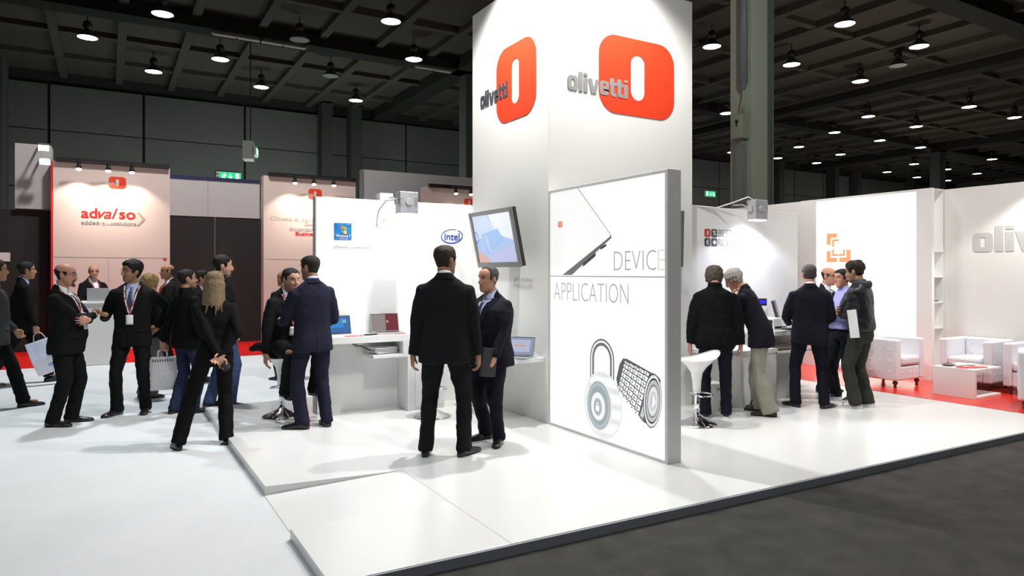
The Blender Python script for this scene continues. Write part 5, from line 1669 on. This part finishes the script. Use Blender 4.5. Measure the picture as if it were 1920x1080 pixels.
def dress(P):
    jo = P['jacket']
    me = jo.data
    tree = BVHTree.FromPolygons([v.co.copy() for v in me.vertices], [tuple(p.vertices) for p in me.polygons])
    zb = 1.13 if not P['female'] else 1.2
    zt = 1.505
    zl_ = 1.468
    if P['style'] == 'suit' and P['shirt'] is not None:
        sc = P['shirt'][0]
        vw = lambda z: .006 + .058 * max(0, (z - zb) / (zt - zb)) ** .9
        patch(P, tree, 'shirt', sc, lambda z: -vw(z), vw, zb, zt, 8, 16, .003)
        for s in (-1, 1):
            lw = lambda z: .012 + .060 * sstep(zb - .02, zb + .22, z) * (1 - .5 * sstep(1.40, 1.50, z))
            if s > 0:
                patch(P, tree, 'lapel', P['top'], lambda z: vw(z) - .004, lambda z: vw(z) + lw(z), zb - .01, zl_, 4, 18, .008, parent=jo)
            else:
                patch(P, tree, 'lapel', P['top'], lambda z: -vw(z) - lw(z), lambda z: -vw(z) + .004, zb - .01, zl_, 4, 18, .008, parent=jo)
        patch(P, tree, 'jacket_edge', P['top'], lambda z: -.004, lambda z: .006 + .02 * sstep(zb, .85, z), P['hz'] + .01, zb, 2, 10, .004, parent=jo)
        for s in (-1, 1):
            a, b2 = (.085, .165) if s > 0 else (-.165, -.085)
            patch(P, tree, 'pocket_flap', P['top'], lambda z: a, lambda z: b2, .95, .99, 4, 2, .006, parent=jo)
        if P['tie'] is not None:
            tw = lambda z: .016 + .022 * sstep(1.46, 1.15, z) if z < 1.455 else .020
            patch(P, tree, 'tie', P['tie'], lambda z: -min(tw(z), vw(z) + .01), lambda z: min(tw(z), vw(z) + .01), zb - .0, 1.492, 4, 16, .007)
    if P['style'] == 'suit':
        # centre seam and vents on the back
        patch(P, tree, 'back_vent', P['top'], lambda z: -.010, lambda z: .012, P['hz'] + .005, 1.0, 2, 8, .003, sgn=-1, parent=jo)
        patch(P, tree, 'collar', P['top'], lambda z: -.06 - .25 * (1.56 - z), lambda z: .06 + .25 * (1.56 - z), 1.50, 1.556, 10, 4, .004, sgn=-1, parent=jo)
    if P['extra'] == 'gilet':
        for s in (-1, 1):
            patch(P, tree, 'gilet_front', MATS['suit_dark_navy'], lambda z: s * .125 - .055 + s * .02 * sstep(1.3, 1.46, z), lambda z: s * .125 + .055 - (.02 if s < 0 else 0) * sstep(1.3, 1.46, z), 1.27, 1.47, 4, 14, .012)
        patch(P, tree, 'gilet_back', MATS['suit_dark_navy'], lambda z: -.17, lambda z: .17, 1.1, 1.47, 8, 14, .010, sgn=-1)
    if P['lanyard'] is not None:
        zl = 1.16
        lx = lambda z: .082 * max(0, (z - zl) / (1.5 - zl)) ** .8
        for s in (-1, 1):
            patch(P, tree, 'lanyard', P['lanyard'], lambda z: s * lx(z) - .008, lambda z: s * lx(z) + .008, zl, 1.50, 2, 14, .013)
        patch(P, tree, 'badge', M_paper, lambda z: -.036, lambda z: .036, zl - .11, zl, 3, 4, .014)


M_eye = mat('eye_white', (.42, .39, .36), .35)
M_iris = mat('eye_dark', (.02, .012, .008), .2)
M_shoe = mat('black_shoe_leather', (.012, .012, .013), .28, spec=.5)
# ------------------------------------------------------------------ who stands where
def cloth(name, c, rough=.85, sheen=.0, bump=(190, .12)):
    return mat(name, c, rough, spec=.14, sheen=sheen, bump=bump)
BLK = cloth('suit_black', (.0060, .0060, .0066))
BLK2 = cloth('cloth_black', (.0042, .0042, .0048))
CHAR = cloth('suit_charcoal', (.0095, .0095, .0112))
NAVY = cloth('suit_navy', (.0150, .0140, .030))
NAVY2 = cloth('suit_dark_navy', (.0092, .0092, .0165))
DKNIT = cloth('knit_dark', (.006, .0065, .010), .95)
JEAN = cloth('jeans_blue', (.050, .080, .170), .9)
JEAND = cloth('jeans_dark', (.020, .026, .060), .9)
JEANB = cloth('trousers_blue_black', (.0105, .011, .018), .9)
KHAKI = cloth('trousers_khaki', (.30, .29, .235), .85)
OLIVE = cloth('trousers_olive', (.040, .043, .034), .85)
GREYT = cloth('trousers_grey', (.11, .11, .11), .85)
LEATH = mat('leather_dark', (.012, .0125, .018), .42, spec=.5, bump=(60, .3))
LILAC = cloth('shirt_lilac', (.36, .36, .72), .8)
WHITES = cloth('shirt_white', (.78, .78, .80), .8)
BLUES = cloth('shirt_pale_blue', (.46, .52, .78), .8)
TIEN = mat('tie_navy', (.022, .022, .045), .5, vary=(60, (.06, .06, .12), .1))
TIED = mat('tie_dark', (.02, .022, .035), .5)
TIER = mat('tie_red', (.35, .02, .02), .5)
LANW = mat('lanyard_white', (.75, .70, .70), .6, vary=(25, (.55, .08, .06), .05))
LANR = mat('lanyard_red', (.45, .03, .03), .6)
SNEAK_B = (mat('sneaker_black', (.015, .015, .017), .6), M_white, mat('stripe_white', (.8, .8, .8), .5))
SNEAK_D = (mat('sneaker_navy', (.02, .022, .035), .6), M_white)
SNEAK_W = (mat('sneaker_white', (.72, .70, .66), .5), mat('sneaker_sole', (.78, .77, .74), .5), mat('stripe_dark', (.03, .03, .05), .5))
H_BLK, H_BRN, H_GRY, H_SLV, H_WHT, H_BLD = (.010, .008, .007), (.028, .017, .010), (.085, .08, .075), (.22, .21, .20), (.58, .56, .50), (.24, .165, .085)
H_SHG = (.125, .098, .072)

person('person in a grey top and glasses walking in at the left edge', (-1.156, 10.105, 0), -82, 1.80, cloth('coat_grey', (.045, .046, .05)), BLK, ('short', H_BLK), 'olive', ('swingback', 'swing'), style='suit', shirt=(BLUES,), glasses=True,
       feet={'R': (.10, -.32, .0, 5), 'L': (-.10, .36, 0, -5)}, vox=.009)
p_bag = person('person in a black suit striding with a white picture bag in hand', (-1.080, 12.304, 0), -80, 1.81, BLK, BLK, ('short', H_BLK), 'olive', (((.27, .10, .84), (.5, -1, .1), (-.1, .25, -.9), (-1, 0, 0), 1.1), 'swingback'), shirt=(BLUES,), lean=3,
       feet={'R': (.10, -.42, .03, 5), 'L': (-.10, .42, 0, -5)}, vox=.009)
person('person with bald head, goatee and glasses standing with folded arms in a black suit', (-0.400, 8.867, 0), -112, 1.75, BLK, BLK, ('bald', H_BLK), 'pink', ('crossed', 'crossed2'), shirt=(WHITES,), tie=TIED, lanyard=LANW, glasses=True, beard=(.06, .05, .045), girth=1.10, belly=.06,
       head=(-6, 6, 0), feet={'R': (.10, -.05, 0, 12), 'L': (-.11, .06, 0, -14)}, vox=.0065, lean=-2)
person('person with bald head and lanyard behind the far reception desk', (-0.25, 15.22, 0), -150, 1.80, BLK, BLK, ('bald', H_BRN), 'pink', ('frontlow', 'frontlow'), shirt=(WHITES,), lanyard=LANR, head=(20, 8, 0), vox=.011)
person('person in a black suit, glasses and white lanyard holding out an open hand', (0.243, 9.14, 0), 168, 1.79, BLK, BLK, ('thick', H_BLK), 'olive', (((.23, .20, 1.17), (.5, -.6, -1), (.35, .8, .25), (-.2, -.2, 1), .35), ((.23, -.14, .98), (1, -.6, .0), (-.7, -.3, -.4), (0, -1, 0), .5)), shirt=(BLUES,), tie=TIEN, lanyard=LANW, glasses=True,
       head=(50, 2, -3), feet={'R': (.16, .05, 0, 30), 'L': (-.13, -.02, 0, -4)}, vox=.0065, stubble=True)
person('person with curly blonde hair in a black jacket and grey trousers behind the lanyard man', (0.47, 10.24, 0), -60, 1.63, BLK2, GREYT, ('curly', (.42, .27, .11)), 'fair', ('relaxed', 'frontlow'), style='jacket', hemz=.86, female=True, vox=.009, flare=1.15)
person('person with bald head and red tie seen behind the man with the newsprint bag', (0.87, 12.94, 0), 105, 1.79, BLK, BLK, ('bald', H_BRN), 'tan', ('front', 'front'), shirt=(WHITES,), tie=TIER, lanyard=LANR, vox=.011)
p_news = person('person in a black jacket and blue jeans holding a newsprint shopping bag', (0.797, 8.884, 0), -58, 1.69, BLK2, JEAND, ('crop', H_BLK), 'olive', ('pocket', ((.33, -.12, .83), (.7, -1, .1), (.1, -.1, -1), (-1, 0, 0), 1.2)), style='jacket', hemz=.80, head=(14, -6, 0), stubble=True, glasses=True, shoes=M_shoe,
       feet={'R': (.10, .06, 0, 16), 'L': (-.11, -.06, 0, -8)}, vox=.007)
person('person tallest of the left crowd in a dark sweater and pale blue jeans', (1.188, 9.026, 0), -74, 1.86, DKNIT, JEAN, ('short', H_BLK), 'fair', ('pocket', 'pocket'), style='sweater', girth=1.12, collarc=mat('collar_grey', (.45, .50, .60), .8), head=(8, 4, 0), stubble=True, beard=(.03, .022, .018),
       feet={'R': (.13, .10, 0, 14), 'L': (-.12, -.06, 0, -10)}, vox=.007)
person('person with dark hair mostly hidden between the two men in jeans', (1.22, 11.35, 0), -100, 1.68, BLK, BLK, ('short', H_BLK), 'olive', ('relaxed', 'relaxed'), shirt=(WHITES,), vox=.011)
p_wom = person('person with long blonde hair in black, hands folded behind the back', (0.882, 7.133, 0), 12, 1.67, BLK2, BLK2, ('long', H_BLD), 'fair', ('behind', 'behind2'), style='suit', hemz=.93, female=True, head=(16, 4, 3), flare=1.12,
       feet={'R': (.10, -.02, 0, 14), 'L': (-.36, .0, .0, -6)}, vox=.0065, cuffs=False)
person('person bald and dark clad behind the seated man, back to us', (2.33, 10.93, 0), 40, 1.67, BLK, BLK, ('bald', H_BRN), 'tan', ('relaxed', 'relaxed'), shirt=(WHITES,), vox=.010)
person('person seated on the bar stool in a black suit with a white lanyard', (1.676, 7.741, .07), -152, 1.76, BLK, BLK, ('crop', H_BLK), 'olive', (((.30, .10, .74), (.9, -.6, .1), (.1, .15, -.95), (-1, .1, 0), .45), ((.14, .40, .98), (.8, -.5, -.9), (-.3, .85, -.2), (-.5, 0, .8), .6)), shirt=(WHITES,), lanyard=LANW,
       seat_z=.72, feet={'R': (.15, .30, .26, 12), 'L': (-.13, .42, .26, -10)}, head=(-6, 8, 0), lean=8, vox=.0065, stubble=True)
person('person in a navy suit with his back turned, talking to the seated man', (1.802, 7.087, .07), 22, 1.75, NAVY, NAVY, ('crop', H_BLK), 'tan', (((.17, .22, 1.02), (.35, -1, -.3), (-.6, .6, -.2), (-.6, -.2, .2), .7), ((.21, .34, 1.08), (.4, -.8, -.8), (-.35, .85, -.1), (-.6, 0, .7), .6)), shirt=(BLUES,),
       side=-2, head=(-26, 5, 0), feet={'L': (-.13, .0, 0, -48), 'R': (.13, -.02, 0, 8)}, vox=.006, stubble=True)
person('person tallest on the platform in a black suit, seen from behind at the tower', (2.510, 5.408, .07), -6, 1.81, CHAR, CHAR, ('balding', H_BRN), 'tan', ('relaxed', 'relaxed'), shirt=(WHITES,),
       head=(34, 3, 0), feet={'R': (.165, .02, 0, 34), 'L': (-.165, .02, 0, -4)}, vox=.0055, girth=1.08)
p_st = person('person grey haired and stout in a dark suit holding a black folder', (3.050, 5.608, .07), 142, 1.63, NAVY2, NAVY2, ('receding', H_GRY), 'pink', ('relaxed', ((.25, .16, .84), (.7, -1, .1), (-.1, .35, -.9), (-1, .1, 0), .55)), shirt=(BLUES,), tie=TIEN,
       head=(12, 2, 0), girth=1.34, belly=.07, feet={'R': (.12, -.06, 0, 20), 'L': (-.13, .04, 0, -26)}, vox=.0055, headscale=1.03)
person('person with shaggy brown hair in a quilted black coat, leaning over the right counter', (5.710, 5.335, .07), 6, 1.66, BLK2, JEANB, ('shaggy', H_SHG), 'pink', ('relaxed', 'relaxed'), style='coat', head=(0, 28, 0), lean=8, shoes=SNEAK_D,
       feet={'R': (.12, .02, 0, 14), 'L': (-.12, -.02, 0, -6)}, vox=.0065, girth=1.0)
person('person with white hair in a dark blazer and khaki trousers, hand at his mouth', (6.293, 5.209, .07), 76, 1.69, NAVY2, KHAKI, ('thick', H_WHT), 'pink', ('relaxed', 'mouth'), lean=24, head=(-8, 30, 0), glasses=True, shirt=(mat('shirt_yellow', (.70, .62, .40), .8),), flare=1.32,
       feet={'R': (.10, .06, 0, 6), 'L': (-.12, -.09, 0, -8)}, vox=.006)
person('person grey haired in a navy suit, back to us, at the right group', (7.09, 5.18, .07), 10, 1.67, NAVY2, NAVY2, ('crop', H_GRY), 'pink', (((.20, .27, 1.03), (.55, -1, -.3), (-.7, .6, 0), (-.4, -.3, .6), .6), ((.20, .27, 1.03), (.55, -1, -.3), (-.7, .6, 0), (-.4, -.3, .6), .6)), shirt=(WHITES,),
       feet={'R': (.17, .0, 0, 40), 'L': (-.17, .02, 0, -34)}, vox=.006, girth=1.05)
person('person bald with glasses in a dark suit behind the right group', (8.207, 5.728, .07), -112, 1.65, NAVY2, NAVY2, ('bald', H_BRN), 'pink', ('frontlow', 'frontlow'), shirt=(WHITES,), tie=TIED, glasses=True, head=(0, 8, 0), vox=.0075)
person('person in a lilac shirt with folded arms and striped black trainers', (7.873, 5.275, .07), 135, 1.62, LILAC, JEANB, ('short', H_BLK), 'pink', ('crossed', 'crossed2'), style='shirt', shoes=SNEAK_B, head=(6, 3, 0), feet={'R': (.10, .06, 0, 10), 'L': (-.10, -.02, 0, -14)}, vox=.0065, belly=.03, extra='gilet')
p_hood = person('person in a dark leather hooded jacket, olive trousers and white trainers', (7.588, 4.852, .07), 68, 1.72, LEATH, OLIVE, ('spiky', H_BRN), 'olive', ('crossed', 'crossed2'), style='hoodie', shoes=SNEAK_W, head=(0, 14, 0), lean=4, stubble=True,
       feet={'R': (.10, .0, 0, 8), 'L': (-.11, .07, 0, -10)}, vox=.006)
finish_people()

# ------------------------------------------------------------------ things they carry
def at_hand(P, side, dist=.07):
    a = P['A'][side]
    w = (a['W'] + Vector(a['f']).normalized() * dist) * P['k']
    r = P['root']
    return Matrix.LocRotScale(r.location, r.rotation_euler, None) @ w
hp = at_hand(p_bag, 'R', .085)
az = p_bag['root'].rotation_euler.z
b = thing('carrier_bag', 'white carrier bag with a blue picture swinging from the striding man', 'bag', hp, az + PI / 2)
R = Matrix.Rotation(14 * D2R, 4, 'Y')
b.rotation_euler = (0, -18 * D2R, az + PI / 2)
MB().loft([[(-.17, -.035, -.62), (.17, -.035, -.62), (.17, .035, -.62), (-.17, .035, -.62)], [(-.19, -.05, -.40), (.19, -.05, -.40), (.19, .05, -.40), (-.19, .05, -.40)], [(-.19, -.02, -.12), (.19, -.02, -.12), (.19, .02, -.12), (-.19, .02, -.12)]]).build('bag_body', mat('bag_white', (.72, .74, .84), .45), b, bevel=.004)
MB().tube([(-.08, 0, -.12), (-.05, 0, -.03), (0, 0, 0), (.05, 0, -.03), (.08, 0, -.12)], .006, 8).build('handle', M_white, b, smooth=True)
for s in (-1, 1):
    m = MB().add([(x, s * y, z) for x, y, z in ((-.16, .052, -.40), (.16, .052, -.40), (.165, .026, -.14), (-.165, .026, -.14))], [(0, 1, 2, 3)])
    pc_ = m.build('picture', mat('bag_picture', (.50, .56, .74), .5, vary=(7, (.66, .72, .84), .2)), b)
    m = MB().add([(x, s * y, z) for x, y, z in ((.0, .055, -.36), (.10, .055, -.38), (.14, .045, -.27), (.07, .042, -.24))], [(0, 1, 2, 3)])
    m.build('picture_spot', mat('bag_picture_dark', (.10, .13, .38), .5), pc_)
    MB().add([(x, s * y, z) for x, y, z in ((-.02, .050, -.52), (.12, .050, -.52), (.12, .052, -.48), (-.02, .052, -.48))], [(0, 1, 2, 3)]).build('lettering', mat('bag_letter', (.30, .34, .75), .5), b)

hp = at_hand(p_news, 'L', .085)
b = thing('shopping_bag', 'grey newsprint patterned shopping bag held by the man in jeans', 'bag', hp, p_news['root'].rotation_euler.z + 62 * D2R)
m = MB()
m.loft([[(-.15, -.03, -.48), (.15, -.03, -.48), (.15, .03, -.48), (-.15, .03, -.48)], [(-.155, -.045, -.30), (.155, -.045, -.30), (.155, .045, -.30), (-.155, .045, -.30)], [(-.15, -.02, -.09), (.15, -.02, -.09), (.15, .02, -.09), (-.15, .02, -.09)]])
m.build('bag_body', mat('bag_newsprint', (.86, .86, .85), .6, vary=(170, (.60, .60, .61), .12)), b, bevel=.004)
for s in (-1, 1):
    m = MB()
    for i in range(9):
        m.box(-.11 + i * .026, -.095 + i * .026, s * .024 - .003, s * .024 + .003, -.145 - .01 * (i % 2), -.115)
    m.build('lettering', mat('newsprint_title', (.14, .14, .15), .6), b)
MB().tube([(-.05, 0, -.09), (-.045, 0, -.02), (0, 0, .0), (.045, 0, -.02), (.05, 0, -.09)], .010, 8).build('handle', mat('handle_white', (.72, .72, .71), .6), b, smooth=True)

hp = at_hand(p_st, 'L', .07)
b = thing('folder', 'black folder held in the left hand of the stout grey haired man', 'folder', hp, p_st['root'].rotation_euler.z + 78 * D2R)
b.rotation_euler = (0, -8 * D2R, b.rotation_euler.z)
MB().box(-.04, .13, -.012, .012, -.10, .15).build('cover', mat('folder_black', (.010, .010, .011), .4), b, bevel=.005)
MB().box(-.035, .125, -.008, .008, -.103, -.10).box(.128, .132, -.008, .008, -.09, .14).build('page_edge', mat('folder_pages', (.05, .05, .05), .6), b)

hp = at_hand(p_wom, 'L', .08)
b = thing('flat_cap', 'round black cap in the hands behind the blonde woman', 'cap', hp, p_wom['root'].rotation_euler.z)
MB().ball((.02, -.02, -.01), (.045, .03, .045), 14).build('crown_cloth', mat('cap_black', (.012, .013, .018), .8), b, smooth=True)

r = p_hood['root']
M_h = Matrix.LocRotScale(r.location, r.rotation_euler, None)
hp = Vector((7.33, 4.80, 1.17))
b = thing('brochure', 'white brochure hanging from the folded arms of the man in the hooded jacket', 'brochure', hp, r.rotation_euler.z + 80 * D2R)
MB().box(-.055, .055, -.004, .004, -.27, .05, M=Matrix.Rotation(8 * D2R, 4, 'Y')).build('pages', M_paper, b)

cx_ = Vector((1.50, 7.92, .80))
m = MB().tube([(1.37, 8.02, .80), (1.42, 7.96, .83), (1.50, 7.90, .82), (1.56, 7.86, .79)], [.03, .05, .055, .045], 12, round_ends=True)
tag(m.build('folded_coat', cloth('coat_black', (.010, .010, .011)), smooth=True), 'black folded coat lying over the seat of the occupied bar stool', 'coat')
